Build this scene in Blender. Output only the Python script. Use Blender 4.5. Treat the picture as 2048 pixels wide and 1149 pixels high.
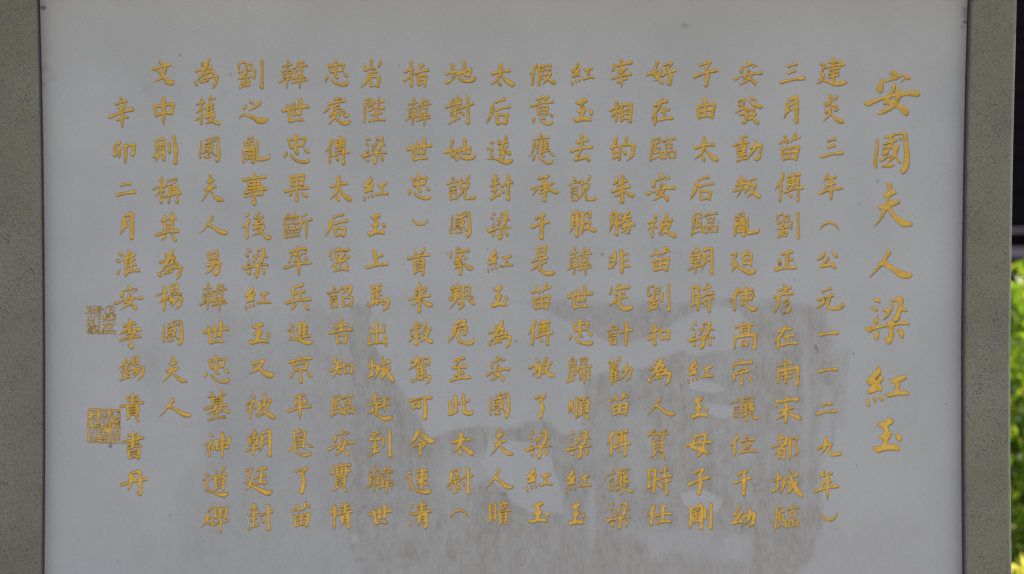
import bpy, math, random
import numpy as np
from mathutils import Vector

# ------------------------------------------------------------------ camera, sky, sun, exposure
scene = bpy.context.scene
for o in list(bpy.data.objects):
    bpy.data.objects.remove(o, do_unlink=True)
C = scene.collection
R = math.radians

CAM_Z, CAM_D, PITCH, LENS = 1.50, 2.56, 2.0, 50.0
cam_data = bpy.data.cameras.new('camera')
cam = bpy.data.objects.new('camera', cam_data)
C.objects.link(cam)
cam.location = (0, -CAM_D, CAM_Z)
cam.rotation_euler = (R(90 - PITCH), 0, 0)
cam_data.lens = LENS
cam_data.sensor_width = 36
cam_data.clip_start = 0.05
cam_data.clip_end = 900
cam_data.dof.use_dof = True
cam_data.dof.focus_distance = CAM_D * 1.0
cam_data.dof.aperture_fstop = 2.2
scene.camera = cam

SUN_EL, SUN_AZ = 54.0, 72.0            # azimuth from +Y (behind the tablet) towards +X
world = bpy.data.worlds.new('World')
scene.world = world
world.use_nodes = True
wn = world.node_tree
sky = wn.nodes.new('ShaderNodeTexSky')
sky.sky_type = 'NISHITA'
sky.sun_disc = False
sky.sun_elevation = R(SUN_EL)
sky.sun_rotation = R(SUN_AZ)
sky.air_density = 1.0
sky.dust_density = 3.0
sky.ozone_density = 0.6
bg = wn.nodes['Background']
bg.inputs['Strength'].default_value = 0.10
wn.links.new(sky.outputs[0], bg.inputs[0])

sun_data = bpy.data.lights.new('sun', 'SUN')
sun_data.energy = 4.8
sun_data.angle = R(0.5)
sun_data.color = (1.0, 0.94, 0.85)
sun = bpy.data.objects.new('sun', sun_data)
C.objects.link(sun)
sd = Vector((math.cos(R(SUN_EL)) * math.sin(R(SUN_AZ)), math.cos(R(SUN_EL)) * math.cos(R(SUN_AZ)), math.sin(R(SUN_EL))))
sun.rotation_euler = sd.to_track_quat('Z', 'Y').to_euler()
sun.location = (3, 3, 6)

vs = scene.view_settings
vs.view_transform = 'Standard'
vs.look = 'None'
vs.exposure = 0.95
vs.gamma = 1.0
vs.use_curve_mapping = False
scene.render.engine = 'CYCLES'

# ------------------------------------------------------------------ helpers
random.seed(7)
rng = np.random.default_rng(7)
SP, CP = math.sin(R(PITCH)), math.cos(R(PITCH))
HALF = 18.0 / LENS


def P(px, py, off=0.0):
    """point of the plane `off` metres in front of the tablet's face that a photo coordinate falls on (arrays welcome)"""
    u = (np.asarray(px, float) - 1024.0) / 1024.0 * HALF
    v = (574.5 - np.asarray(py, float)) / 1024.0 * HALF
    dx, dy, dz = u, CP + v * SP, -SP + v * CP
    t = (CAM_D - off) / dy
    return np.stack([dx * t, np.full_like(dx * t, -off), CAM_Z + dz * t], axis=-1)


PXM = CAM_D * HALF / 1024.0            # metres to one photo pixel on the face


def link_mesh(name, verts, faces, mat=None, parent=None, smooth=False, attrs=None):
    me = bpy.data.meshes.new(name)
    verts = np.asarray(verts, float)
    if isinstance(faces, np.ndarray):
        n, k = faces.shape
        me.vertices.add(len(verts)); me.vertices.foreach_set('co', verts.ravel())
        me.loops.add(n * k); me.loops.foreach_set('vertex_index', faces.astype(np.int32).ravel())
        me.polygons.add(n)
        me.polygons.foreach_set('loop_start', (np.arange(n) * k).astype(np.int32))
        me.update(calc_edges=True)
    else:
        me.from_pydata([tuple(v) for v in verts], [], faces)
    if smooth:
        me.polygons.foreach_set('use_smooth', np.ones(len(me.polygons), bool))
    for k, v in (attrs or {}).items():
        a = me.attributes.new(k, 'FLOAT', 'POINT')
        a.data.foreach_set('value', np.asarray(v, np.float32))
    me.update()
    if mat: me.materials.append(mat)
    o = bpy.data.objects.new(name, me)
    C.objects.link(o)
    if parent is not None: o.parent = parent
    return o


def empty(name, loc):
    o = bpy.data.objects.new(name, None)
    o.location = loc
    o.empty_display_size = 0.1
    C.objects.link(o)
    return o


def tag(o, label=None, cat=None, group=None, kind=None):
    for k, v in (('label', label), ('category', cat), ('group', group), ('kind', kind)):
        if v: o[k] = v
    return o


class MB:
    def __init__(self): self.v, self.f = [], []
    def add(self, vs, fs):
        b = len(self.v)
        self.v += [tuple(v) for v in vs]
        self.f += [tuple(i + b for i in f) for f in fs]
    def box(self, a, b, bev=0.0):
        (x0, y0, z0), (x1, y1, z1) = a, b
        if bev <= 0:
            self.add([(x0, y0, z0), (x1, y0, z0), (x1, y1, z0), (x0, y1, z0), (x0, y0, z1), (x1, y0, z1), (x1, y1, z1), (x0, y1, z1)],
                     [(3, 2, 1, 0), (4, 5, 6, 7), (0, 1, 5, 4), (1, 2, 6, 5), (2, 3, 7, 6), (3, 0, 4, 7)])
            return
        rings = []
        for z, i in ((z0, bev), (z0 + bev, 0), (z1 - bev, 0), (z1, bev)):
            e = bev
            xa, xb, ya, yb = x0 + i, x1 - i, y0 + i, y1 - i
            rings.append([(xa + e, ya, z), (xb - e, ya, z), (xb, ya + e, z), (xb, yb - e, z), (xb - e, yb, z), (xa + e, yb, z), (xa, yb - e, z), (xa, ya + e, z)])
        vs = [p for r in rings for p in r]
        fs = [tuple(range(7, -1, -1)), tuple(range(24, 32))]
        for k in range(3):
            for j in range(8):
                fs.append((k * 8 + j, k * 8 + (j + 1) % 8, k * 8 + 8 + (j + 1) % 8, k * 8 + 8 + j))
        self.add(vs, fs)
    def tube(self, pts, radii, n=6):
        pts = [Vector(p) for p in pts]
        vs, fs = [], []
        for i, p in enumerate(pts):
            d = (pts[min(i + 1, len(pts) - 1)] - pts[max(i - 1, 0)]).normalized()
            a = d.cross(Vector((0.3, 0.9, 0.2))).normalized(); b = d.cross(a)
            for k in range(n):
                t = 2 * math.pi * k / n
                vs.append(p + (a * math.cos(t) + b * math.sin(t)) * radii[i])
        for i in range(len(pts) - 1):
            for k in range(n):
                fs.append((i * n + k, i * n + (k + 1) % n, (i + 1) * n + (k + 1) % n, (i + 1) * n + k))
        self.add(vs, fs)
    def build(self, name, mat, parent=None, smooth=False):
        return link_mesh(name, self.v, self.f, mat, parent, smooth)


def vnoise(x, y, seed=0):
    """smooth value noise 0..1"""
    xi, yi = np.floor(x).astype(np.int64), np.floor(y).astype(np.int64)
    xf, yf = x - xi, y - yi
    xf, yf = xf * xf * (3 - 2 * xf), yf * yf * (3 - 2 * yf)
    def h(a, b):
        n = (a * 374761393 + b * 668265263 + seed * 974634777) & 0xffffffff
        n = ((n ^ (n >> 13)) * 1274126177) & 0xffffffff
        return ((n ^ (n >> 16)) & 0xffff) / 65535.0
    a = h(xi, yi) * (1 - xf) + h(xi + 1, yi) * xf
    b = h(xi, yi + 1) * (1 - xf) + h(xi + 1, yi + 1) * xf
    return a * (1 - yf) + b * yf


def fbm(x, y, seed=0, oct=4):
    s, a, t = 0, 0.5, 0
    for i in range(oct):
        s = s + a * vnoise(x * 2 ** i + 17.3 * i, y * 2 ** i - 9.1 * i, seed + i); t += a; a *= 0.55
    return s / t


def sstep(a, b, x):
    t = np.clip((x - a) / (b - a), 0, 1)
    return t * t * (3 - 2 * t)


# ------------------------------------------------------------------ materials
def new_mat(name):
    m = bpy.data.materials.new(name)
    m.use_nodes = True
    nt = m.node_tree
    return m, nt, nt.nodes['Principled BSDF'], nt.nodes.new, nt.links.new


def ramp(nt, fac, stops):
    r = nt.nodes.new('ShaderNodeValToRGB')
    el = r.color_ramp.elements
    while len(el) < len(stops): el.new(0.5)
    for e, (p, c) in zip(el, stops):
        e.position = p
        e.color = (*c, 1) if len(c) == 3 else c
    nt.links.new(fac, r.inputs[0])
    return r.outputs[0]


def noise(nt, vec, scale, detail=4, rough=0.55):
    n = nt.nodes.new('ShaderNodeTexNoise')
    n.inputs['Scale'].default_value = scale
    n.inputs['Detail'].default_value = detail
    n.inputs['Roughness'].default_value = rough
    if vec is not None: nt.links.new(vec, n.inputs['Vector'])
    return n.outputs['Fac']


def mapping(nt, scale=(1, 1, 1)):
    tc = nt.nodes.new('ShaderNodeTexCoord')
    mp = nt.nodes.new('ShaderNodeMapping')
    mp.inputs['Scale'].default_value = scale
    nt.links.new(tc.outputs['Object'], mp.inputs['Vector'])
    return mp.outputs['Vector']


def mix(nt, fac, a, b, mode='MIX'):
    m = nt.nodes.new('ShaderNodeMix')
    m.data_type = 'RGBA'; m.blend_type = mode
    if isinstance(fac, (int, float)): m.inputs[0].default_value = fac
    else: nt.links.new(fac, m.inputs[0])
    for s, v in ((m.inputs[6], a), (m.inputs[7], b)):
        if isinstance(v, tuple): s.default_value = (*v, 1)
        else: nt.links.new(v, s)
    return m.outputs[2]


def math_node(nt, op, a, b=None, c=None, clamp=False):
    m = nt.nodes.new('ShaderNodeMath'); m.operation = op; m.use_clamp = clamp
    for i, v in enumerate((a, b, c)):
        if v is None: continue
        if isinstance(v, (int, float)): m.inputs[i].default_value = v
        else: nt.links.new(v, m.inputs[i])
    return m.outputs[0]


def attr(nt, name):
    a = nt.nodes.new('ShaderNodeAttribute'); a.attribute_name = name
    return a.outputs['Fac']


def bump(nt, height, strength, dist):
    b = nt.nodes.new('ShaderNodeBump')
    b.inputs['Strength'].default_value = strength
    b.inputs['Distance'].default_value = dist
    nt.links.new(height, b.inputs['Height'])
    return b.outputs[0]


def mat_tablet():
    m, nt, bs, N, L = new_mat('pale_tablet_stone')
    o = mapping(nt)
    vert = mapping(nt, (380, 380, 55))       # fine strokes of rubbing, up and down
    weave = mapping(nt, (900, 900, 260))
    horiz = mapping(nt, (120, 900, 900))
    base = ramp(nt, noise(nt, o, 5.0, 5), [(0.3, (0.424, 0.421, 0.423)), (0.7, (0.474, 0.471, 0.474))])
    fine = math_node(nt, 'ADD', math_node(nt, 'MULTIPLY', noise(nt, weave, 1.0, 2), 0.5), math_node(nt, 'MULTIPLY', noise(nt, horiz, 1.0, 2), 0.5))
    base = mix(nt, 1.0, base, ramp(nt, fine, [(0.3, (0.90, 0.90, 0.90)), (0.7, (1.085, 1.085, 1.085))]), 'MULTIPLY')
    # film of dirt
    st = attr(nt, 'film')
    sc = ramp(nt, noise(nt, vert, 1.0, 5, 0.75), [(0.36, (0, 0, 0)), (0.64, (1, 1, 1))])
    blot = ramp(nt, noise(nt, mapping(nt, (46, 46, 22)), 1.0, 7, 0.72), [(0.34, (0, 0, 0)), (0.66, (1, 1, 1))])
    f1 = math_node(nt, 'MULTIPLY_ADD', sc, 0.60, 0.42)
    f2 = math_node(nt, 'MULTIPLY_ADD', blot, 0.80, 0.34)
    fac = math_node(nt, 'MULTIPLY', st, math_node(nt, 'MULTIPLY', f1, f2), clamp=True)
    col = mix(nt, fac, base, (0.305, 0.281, 0.249))
    col = mix(nt, math_node(nt, 'MULTIPLY', attr(nt, 'grime'), 1.0, clamp=True), col, (0.045, 0.040, 0.038))
    L(col, bs.inputs['Base Color'])
    bs.inputs['Roughness'].default_value = 0.62
    bs.inputs['Specular IOR Level'].default_value = 0.25
    L(bump(nt, fine, 0.18, 0.0006), bs.inputs['Normal'])
    return m


def mat_gold():
    m, nt, bs, N, L = new_mat('gold_paint')
    o = mapping(nt)
    base = ramp(nt, noise(nt, o, 70, 4, 0.6), [(0.25, (0.56, 0.330, 0.055)), (0.5, (0.68, 0.420, 0.080)), (0.8, (0.76, 0.51, 0.125))])
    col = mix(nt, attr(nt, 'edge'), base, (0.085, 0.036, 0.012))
    worn = math_node(nt, 'MULTIPLY', attr(nt, 'worn'), 0.85, clamp=True)
    col = mix(nt, worn, col, (0.07, 0.045, 0.02))
    L(col, bs.inputs['Base Color'])
    bs.inputs['Metallic'].default_value = 0.5
    bs.inputs['Roughness'].default_value = 0.36
    L(bump(nt, noise(nt, o, 420, 3), 0.35, 0.0008), bs.inputs['Normal'])
    return m


def mat_post(name='speckled_grey_stone', tint=(1.0, 1.0, 1.0)):
    m, nt, bs, N, L = new_mat(name)
    o = mapping(nt)
    base = ramp(nt, noise(nt, o, 7, 4), [(0.3, (0.158, 0.155, 0.114)), (0.7, (0.200, 0.196, 0.152))])
    grain = noise(nt, o, 520, 3, 0.7)
    base = mix(nt, 1.0, base, ramp(nt, grain, [(0.28, (0.62, 0.62, 0.62)), (0.5, (1.0, 1.0, 1.0)), (0.74, (1.28, 1.26, 1.2))]), 'MULTIPLY')
    clus = noise(nt, o, 26, 3)
    for sc, thr, colr in ((185, 0.27, (0.050, 0.052, 0.048)), (110, 0.12, (0.035, 0.035, 0.032)), (270, 0.30, (0.080, 0.080, 0.070)), (140, 0.12, (0.40, 0.38, 0.32))):
        v = N('ShaderNodeTexVoronoi'); v.inputs['Scale'].default_value = sc
        v.inputs['Randomness'].default_value = 1.0
        L(o, v.inputs['Vector'])
        t = math_node(nt, 'MULTIPLY', math_node(nt, 'MULTIPLY_ADD', clus, 1.5, 0.12), thr)
        d = math_node(nt, 'SUBTRACT', t, v.outputs['Distance'])
        base = mix(nt, math_node(nt, 'MULTIPLY', math_node(nt, 'MULTIPLY', d, 14, clamp=True), 0.8), base, colr)
    base = mix(nt, 1.0, base, tint, 'MULTIPLY')
    L(base, bs.inputs['Base Color'])
    bs.inputs['Roughness'].default_value = 0.75
    L(bump(nt, grain, 0.4, 0.0008), bs.inputs['Normal'])
    return m


def mat_plain(name, c0, c1, scale=8, rough=0.8, bmp=0.0, stretch=(1, 1, 1)):
    m, nt, bs, N, L = new_mat(name)
    o = mapping(nt, stretch)
    n = noise(nt, o, scale, 5, 0.6)
    L(ramp(nt, n, [(0.3, c0), (0.7, c1)]), bs.inputs['Base Color'])
    bs.inputs['Roughness'].default_value = rough
    if rough > 0.9: bs.inputs['Specular IOR Level'].default_value = 0.05
    if bmp: L(bump(nt, n, bmp, 0.01), bs.inputs['Normal'])
    return m


def mat_leaf(name, c0, c1, c2):
    m, nt, bs, N, L = new_mat(name)
    g = N('ShaderNodeNewGeometry')
    col = ramp(nt, g.outputs['Random Per Island'], [(0.1, c0), (0.55, c1), (0.95, c2)])
    L(col, bs.inputs['Base Color'])
    bs.inputs['Roughness'].default_value = 0.45
    tr = N('ShaderNodeBsdfTranslucent')
    L(mix(nt, 1.0, col, (1.7, 1.7, 0.7), 'MULTIPLY'), tr.inputs['Color'])
    ms = N('ShaderNodeMixShader'); ms.inputs[0].default_value = 0.6
    L(bs.outputs[0], ms.inputs[1]); L(tr.outputs[0], ms.inputs[2])
    L(ms.outputs[0], nt.nodes['Material Output'].inputs['Surface'])
    return m


M = dict(
    tablet=mat_tablet(), gold=mat_gold(), post=mat_post(), return_stone=mat_post('brown_return_stone', (0.74, 0.66, 0.52)),
    joint=mat_plain('dark_blue_fringe', (0.014, 0.011, 0.060), (0.024, 0.019, 0.090), 60, 0.6),
    paving=mat_plain('pale_paving', (0.30, 0.28, 0.25), (0.38, 0.36, 0.32), 3, 0.85, 0.1),
    lawn=mat_plain('lawn_soil', (0.05, 0.06, 0.02), (0.09, 0.10, 0.035), 6, 0.9, 0.3),
    timber=mat_plain('dark_timber', (0.007, 0.006, 0.008), (0.020, 0.017, 0.021), 4, 0.95, 0.1, (1, 1, 6)),
    ledge=mat_plain('mauve_painted_timber', (0.30, 0.22, 0.25), (0.40, 0.30, 0.33), 5, 0.6),
    roof=mat_plain('grey_roof_tile', (0.05, 0.05, 0.055), (0.09, 0.09, 0.095), 12, 0.8, 0.2),
    bark=mat_plain('brown_bark', (0.06, 0.045, 0.03), (0.13, 0.10, 0.07), 20, 0.9, 0.3),
    leaf_green=mat_leaf('green_leaf', (0.070, 0.140, 0.016), (0.170, 0.260, 0.032), (0.30, 0.36, 0.075)),
    leaf_dark=mat_leaf('deep_green_leaf', (0.022, 0.060, 0.014), (0.050, 0.115, 0.020), (0.10, 0.170, 0.030)),
    leaf_gold=mat_leaf('yellow_green_leaf', (0.18, 0.21, 0.035), (0.38, 0.34, 0.09), (0.52, 0.46, 0.20)),
    petal=mat_leaf('orange_petal', (0.55, 0.22, 0.02), (0.62, 0.30, 0.03), (0.66, 0.38, 0.05)),
)
# ------------------------------------------------------------------ the ground
def sheet(name, x0, x1, y0, y1, z, mat):
    o = link_mesh(name, [(x0, y0, z), (x1, y0, z), (x1, y1, z), (x0, y1, z)], [(0, 1, 2, 3)], mat)
    o['kind'] = 'structure'
    return o

sheet('ground', -300, 300, -300, 300, 0.0, M['lawn'])
sheet('paving', -14, 14, -16, 1.2, 0.004, M['paving'])

# ------------------------------------------------------------------ the tablet
stele = tag(empty('stone_stele', (0, 0, 0)),
            'pale grey stone tablet with columns of gold Chinese characters between two speckled stone posts', 'stone tablet')

# edges of the opening, read off the photograph: (row, left joint, left post edge, right joint, right post edge, right post outer edge)
ROWS = [(-260, 72.5, 63.5, 1945.5, 1956, 2044), (0, 78, 70, 1936.8, 1946.6, 2036), (150, 82, 73.4, 1932.2, 1941.6, 2031.6),
        (300, 85, 77, 1929.0, 1938, 2028), (500, 87.2, 79.6, 1925.8, 1935, 2025), (700, 88.6, 80.8, 1923.8, 1933.4, 2022.8),
        (900, 88.8, 80.8, 1924.2, 1933.2, 2022.6), (1149, 87.2, 78.4, 1926.2, 1934.8, 2025.4), (1500, 84, 75, 1929, 1938, 2029)]
ROWS = np.array(ROWS, float)

# face of the tablet: a fine sheet that carries its dirt as point values
gx = np.arange(60, 1960.1, 3.0); gy = np.arange(-260, 1500.1, 3.0)
GX, GY = np.meshgrid(gx, gy)


def soft_poly(pts, soft, seed, warp=10.0, ws=60.0):
    """1 inside a hand-drawn outline, falling off over `soft` pixels, with an uneven edge"""
    x = GX + (fbm(GX / ws, GY / ws, seed) - 0.5) * 2 * warp
    y = GY + (fbm(GX / ws + 40, GY / ws + 9, seed + 50) - 0.5) * 2 * warp
    pts = np.array(pts, float)
    d = np.full(x.shape, 1e9); inside = np.zeros(x.shape, bool)
    for i in range(len(pts)):
        a, b = pts[i], pts[(i + 1) % len(pts)]
        e = b - a
        t = np.clip(((x - a[0]) * e[0] + (y - a[1]) * e[1]) / (e @ e), 0, 1)
        d = np.minimum(d, np.hypot(x - a[0] - t * e[0], y - a[1] - t * e[1]))
        c = ((a[1] > y) != (b[1] > y))
        with np.errstate(divide='ignore', invalid='ignore'):
            c &= x < (b[0] - a[0]) * (y - a[1]) / (b[1] - a[1]) + a[0]
        inside ^= c
    s = np.where(inside, d, -d)
    return sstep(-soft, soft, s)


film = np.zeros_like(GX)
def stain(pts, soft, amount, seed, warp=10, ws=60):
    global film
    film = np.maximum(film, amount * soft_poly(pts, soft, seed, warp, ws))
def wipe(pts, soft, amount, seed, warp=6, ws=50):
    global film
    film = film * (1 - amount * soft_poly(pts, soft, seed, warp, ws))

# the broad film over the lower middle, and its fainter run to the left
stain([(1035, 604), (1240, 602), (1420, 606), (1560, 600), (1648, 612), (1668, 690), (1676, 800), (1672, 880), (1640, 940), (1648, 1060), (1618, 1130), (1500, 1240),
       (900, 1260), (740, 1200), (690, 1080), (690, 760), (700, 606), (860, 602)], 13, 0.80, 3, 12, 40)
stain([(430, 612), (700, 606), (720, 1200), (600, 1260), (330, 1240), (350, 1000), (420, 800)], 55, 0.40, 11, 30, 90)
stain([(590, 615), (735, 606), (740, 1180), (640, 1150), (600, 900)], 30, 0.50, 12, 18, 60)
stain([(255, 690), (330, 690), (330, 830), (300, 830)], 24, 0.34, 13, 14, 40)
stain([(1660, 700), (1700, 700), (1690, 860), (1660, 860)], 8, 0.5, 14, 8, 40)
stain([(250, 1010), (1900, 1010), (1900, 1300), (250, 1300)], 60, 0.24, 15, 30, 120)
# places rubbed clean again
wipe([(737, 560), (1010, 604), (1060, 612), (1130, 640), (1180, 662), (1230, 690), (1300, 672), (1360, 640), (1392, 622), (1440, 612), (1478, 622), (1500, 650),
      (1430, 640), (1370, 690), (1290, 735), (1225, 740), (1170, 752), (1165, 860), (1128, 870), (1080, 840), (1000, 858), (960, 850), (900, 862), (860, 880),
      (815, 800), (780, 740), (745, 690)], 6, 0.86, 21, 6)
wipe([(1375, 640), (1430, 608), (1480, 625), (1500, 690), (1440, 700), (1390, 712), (1350, 700), (1310, 690)], 5, 0.80, 22, 5)
wipe([(1378, 752), (1440, 768), (1450, 782), (1425, 786), (1382, 776)], 3, 0.9, 23, 4, 30)
wipe([(1412, 806), (1460, 810), (1470, 832), (1445, 840), (1415, 826)], 3, 0.9, 24, 4, 30)
wipe([(1362, 986), (1412, 980), (1444, 1002), (1436, 1022), (1368, 1012)], 3, 0.9, 25, 3, 30)
wipe([(1020, 880), (1090, 890), (1128, 990), (1124, 1026), (1060, 1026), (1016, 1000), (985, 960), (960, 930), (980, 880)], 4, 0.9, 26, 6, 40)
wipe([(1160, 880), (1200, 870), (1300, 800), (1310, 900), (1290, 960), (1250, 990), (1230, 1010), (1240, 860)], 16, 0.45, 27, 14, 50)
wipe([(1270, 1060), (1420, 1040), (1500, 1080), (1480, 1125), (1300, 1110)], 18, 0.6, 28, 14, 50)
wipe([(1608, 690), (1622, 690), (1618, 900), (1606, 900)], 3, 0.45, 29, 3, 30)
wipe([(1640, 770), (1664, 780), (1660, 990), (1634, 980)], 9, 0.55, 30, 6, 40)
wipe([(700, 1072), (712, 1066), (717, 1080), (706, 1086)], 2, 0.9, 31, 1, 30)
wipe([(1175, 960), (1190, 960), (1192, 1100), (1176, 1100)], 3, 0.5, 32, 3, 30)
wipe([(880, 890), (960, 900), (980, 960), (930, 1000), (880, 980)], 16, 0.5, 33, 10, 40)
# heavier dirt
deep = np.zeros_like(GX)
for pts, soft, amt, seed in (
        ([(925, 965), (1020, 975), (1060, 1030), (1030, 1060), (950, 1040)], 16, 0.7, 41),
        ([(905, 870), (925, 880), (960, 900), (940, 920), (880, 900)], 10, 0.5, 42),
        ([(1110, 935), (1180, 950), (1170, 1010), (1130, 1000)], 12, 0.55, 43),
        ([(1535, 1060), (1600, 1050), (1625, 1110), (1560, 1140), (1530, 1100)], 12, 0.6, 44),
        ([(1100, 1120), (1150, 1090), (1160, 1110), (1110, 1149)], 8, 0.5, 45),
        ([(1595, 1000), (1650, 980), (1640, 1040), (1600, 1070)], 14, 0.45, 46),
        ([(780, 760), (815, 830), (860, 900), (850, 930), (800, 860), (760, 800)], 12, 0.45, 47),
        ([(1425, 1050), (1450, 1045), (1450, 1100), (1430, 1110)], 8, 0.5, 48),
        ([(1500, 960), (1540, 970), (1530, 1020), (1500, 1010)], 8, 0.4, 49),
        ([(960, 1040), (1000, 1080), (960, 1140), (930, 1100)], 14, 0.45, 52)):
    deep = np.maximum(deep, amt * soft_poly(pts, soft, seed, 14, 34))
film = film * sstep(0.22, 0.62, film / 0.84 * 0.62 + fbm(GX / 6.0, GY / 22.0, 66, 4) * 0.55) + film * 0.25
streak = 0.75 + 0.5 * fbm(GX / 9.0, GY / 120.0, 61, 3)
cloud = 0.70 + 0.60 * fbm(GX / 110.0, GY / 110.0, 62, 4)
film = np.clip(0.90 * film * streak * cloud + 0.85 * deep * (0.35 + 0.9 * fbm(GX / 22.0, GY / 30.0, 63, 4)), 0, 1.15)
film = film + 0.07 * sstep(0.52, 0.75, fbm(GX / 160, GY / 160, 64, 5))

# small marks: (x, y, half-width, half-height, darkness)
grime = np.zeros_like(GX)
for (mx, my, rx, ry, k) in [(1371, 51, 11, 5, .34), (1633, 697, 2.2, 8, .85), (1635, 703, 2, 5, .6), (1031, 683, 3.6, 2.8, .8), (1204, 509, 2.6, 3.2, .6), (1437, 446, 2.6, 3.4, .65),
                            (894, 509, 3, 2.4, .6), (1707, 708, 3, 3.2, .8), (359, 110, 2.2, 2.6, .8), (1713, 931, 2, 2, .55), (1672, 1060, 3, 2.4, .5), (461, 149, 2.6, 2.6, .5),
                            (1718, 409, 2, 2, .6), (1755, 362, 3.2, 3, .6), (219, 893, 2.0, 3, .75), (222, 892, 1.8, 4, .8), (224, 890, 1.6, 3, .6), (1932, 26, 9, 18, .42), (1930, 44, 5, 4, .9),
                            (1924, 56, 2.5, 2.5, .6), (1929, 52, 3, 2, .6), (86, 16, 9, 4, .85), (88, 135, 12, 14, .2), (105, 155, 12, 10, .12), (86, 168, 6, 9, .25), (294, 176, 16, 16, .10),
                            (450, 185, 14, 10, .08), (1360, 505, 5, 2.5, .35), (800, 458, 1.6, 1.6, .5), (728, 1015, 2, 2, .5), (1044, 1130, 1.6, 4, .5), (875, 1050, 2, 8, .3), (236, 1122, 2, 2, .5),
                            (408, 1082, 2.4, 2.4, .4), (340, 1032, 4, 3, .25), (123, 868, 6, 4, .18), (156, 1080, 1.8, 1.8, .6), (1892, 808, 1.5, 1.5, .6), (1903, 1038, 1.6, 1.6, .6), (98, 235, 1.5, 1.5, .3),
                            (798, 133, 1.5, 1.5, .5), (806, 530, 2, 2, .35), (1512, 970, 12, 2, .22), (1514, 982, 14, 1.6, .2), (1510, 1000, 1.5, 10, .25), (1522, 1004, 12, 1.6, .2), (1520, 1020, 10, 1.6, .18),
                            (1590, 560, 2, 5, .3), (1663, 480, 1.6, 1.6, .4), (975, 500, 1.5, 1.5, .4), (1102, 848, 1.6, 1.6, .5), (1362, 774, 2.6, 2.6, .4), (1010, 989, 7, 7, .35), (1537, 1092, 1.5, 3, .5)]:
    ang = (fbm(GX / 7.0, GY / 7.0, int(mx) % 97, 3) - 0.5) * 0.9
    d = np.sqrt(((GX - mx) / (rx + .6)) ** 2 + ((GY - my) / (ry + .6)) ** 2) + ang
    grime = np.maximum(grime, 0.85 * k * sstep(1.0, 0.35, d))
edge_d = np.minimum(GX - np.interp(GY, ROWS[:, 0], ROWS[:, 1]), np.interp(GY, ROWS[:, 0], ROWS[:, 3]) - GX)
grime = np.maximum(grime, 0.10 * sstep(26, 0, edge_d) * fbm(GX / 20, GY / 60, 71, 4))

nx, ny = len(gx), len(gy)


# the two posts: the slab sits 25 mm behind their fronts; small rounded arrises
DEPTH = 0.024
def post(col_joint, col_edge, outer, sign, name='side_post'):
    rows = ROWS
    vs, fs = [], []
    n = None
    for r in rows:
        y = r[0]
        ji = P(r[col_joint], y, 0.0)
        fe = P(r[col_edge], y, DEPTH)
        fo = P(outer(r), y, DEPTH)
        z = ji[2]
        a = sign * 0.004
        xin = ji[0] + sign * 0.0008
        prof = [(xin, 0.07), (xin, -0.004), (fe[0] - a * 0.55, -DEPTH + 0.004), (fe[0] - a * 0.25, -DEPTH + 0.0012), (fe[0] + a * 0.3, -DEPTH),
                (fo[0] - sign * 0.006, -DEPTH), (fo[0] - sign * 0.002, -DEPTH + 0.0016), (fo[0], -DEPTH + 0.006), (fo[0], 0.11), (xin, 0.11)]
        prof = [prof[0]] + prof[1:9] + [prof[9]]
        n = len(prof)
        vs += [(x, yy, z) for x, yy in prof]
    for i in range(len(rows) - 1):
        for j in range(n):
            q = (i * n + j, i * n + (j + 1) % n, (i + 1) * n + (j + 1) % n, (i + 1) * n + j)
            fs.append(q if sign > 0 else q[::-1])
    fs.append(tuple(range(n)) if sign < 0 else tuple(range(n - 1, -1, -1)))
    b = (len(rows) - 1) * n
    fs.append(tuple(range(b + n - 1, b - 1, -1)) if sign < 0 else tuple(range(b, b + n)))
    o = link_mesh(name, vs, fs, M['post'], stele)
    o.data.materials.append(M['return_stone'])                    # the inner return, a darker, browner tint of the same stone
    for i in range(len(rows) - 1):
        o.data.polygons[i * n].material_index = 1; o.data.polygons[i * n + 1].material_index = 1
    return o

post(3, 4, lambda r: r[5], +1)
post(1, 2, lambda r: r[2] - 90.0, -1)

# added dark blue strip imitating lens fringing, where slab meets post
for col, sgn in ((1, 1), (3, -1)):
    mb = MB()
    for i in range(len(ROWS) - 1):
        q = []
        for r in (ROWS[i], ROWS[i + 1]):
            a, b = P(r[col] - sgn * 0.6, r[0], 0.0), P(r[col] + sgn * 2.0, r[0], 0.0)
            q.append((a[0], b[0], a[2]))
        (a0, b0, z0), (a1, b1, z1) = q
        mb.add([(a0, -0.0012, z0), (b0, -0.0002, z0), (b1, -0.0002, z1), (a1, -0.0012, z1)], [(0, 1, 2, 3)])
    mb.build('fringe_strip', M['joint'], stele)

# foot of the tablet, and a cap added to shade its top, just outside the photograph
top_z, low_z = float(P(1024, -260)[2]), float(P(1024, 1500)[2])
mb = MB(); mb.box((-1.12, -0.34, top_z + 0.02), (1.12, 0.30, top_z + 0.14), 0.012)
mb.box((-0.98, -0.16, top_z + 0.14), (0.98, 0.18, top_z + 0.24), 0.012)
mb.build('shading_cap', M['post'], stele)
mb = MB(); mb.box((-1.06, -0.10, 0.10), (1.06, 0.18, low_z), 0.012); mb.box((-1.2, -0.22, 0.004), (1.2, 0.30, 0.10), 0.012)
mb.build('foot_stone', M['post'], stele)

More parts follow.
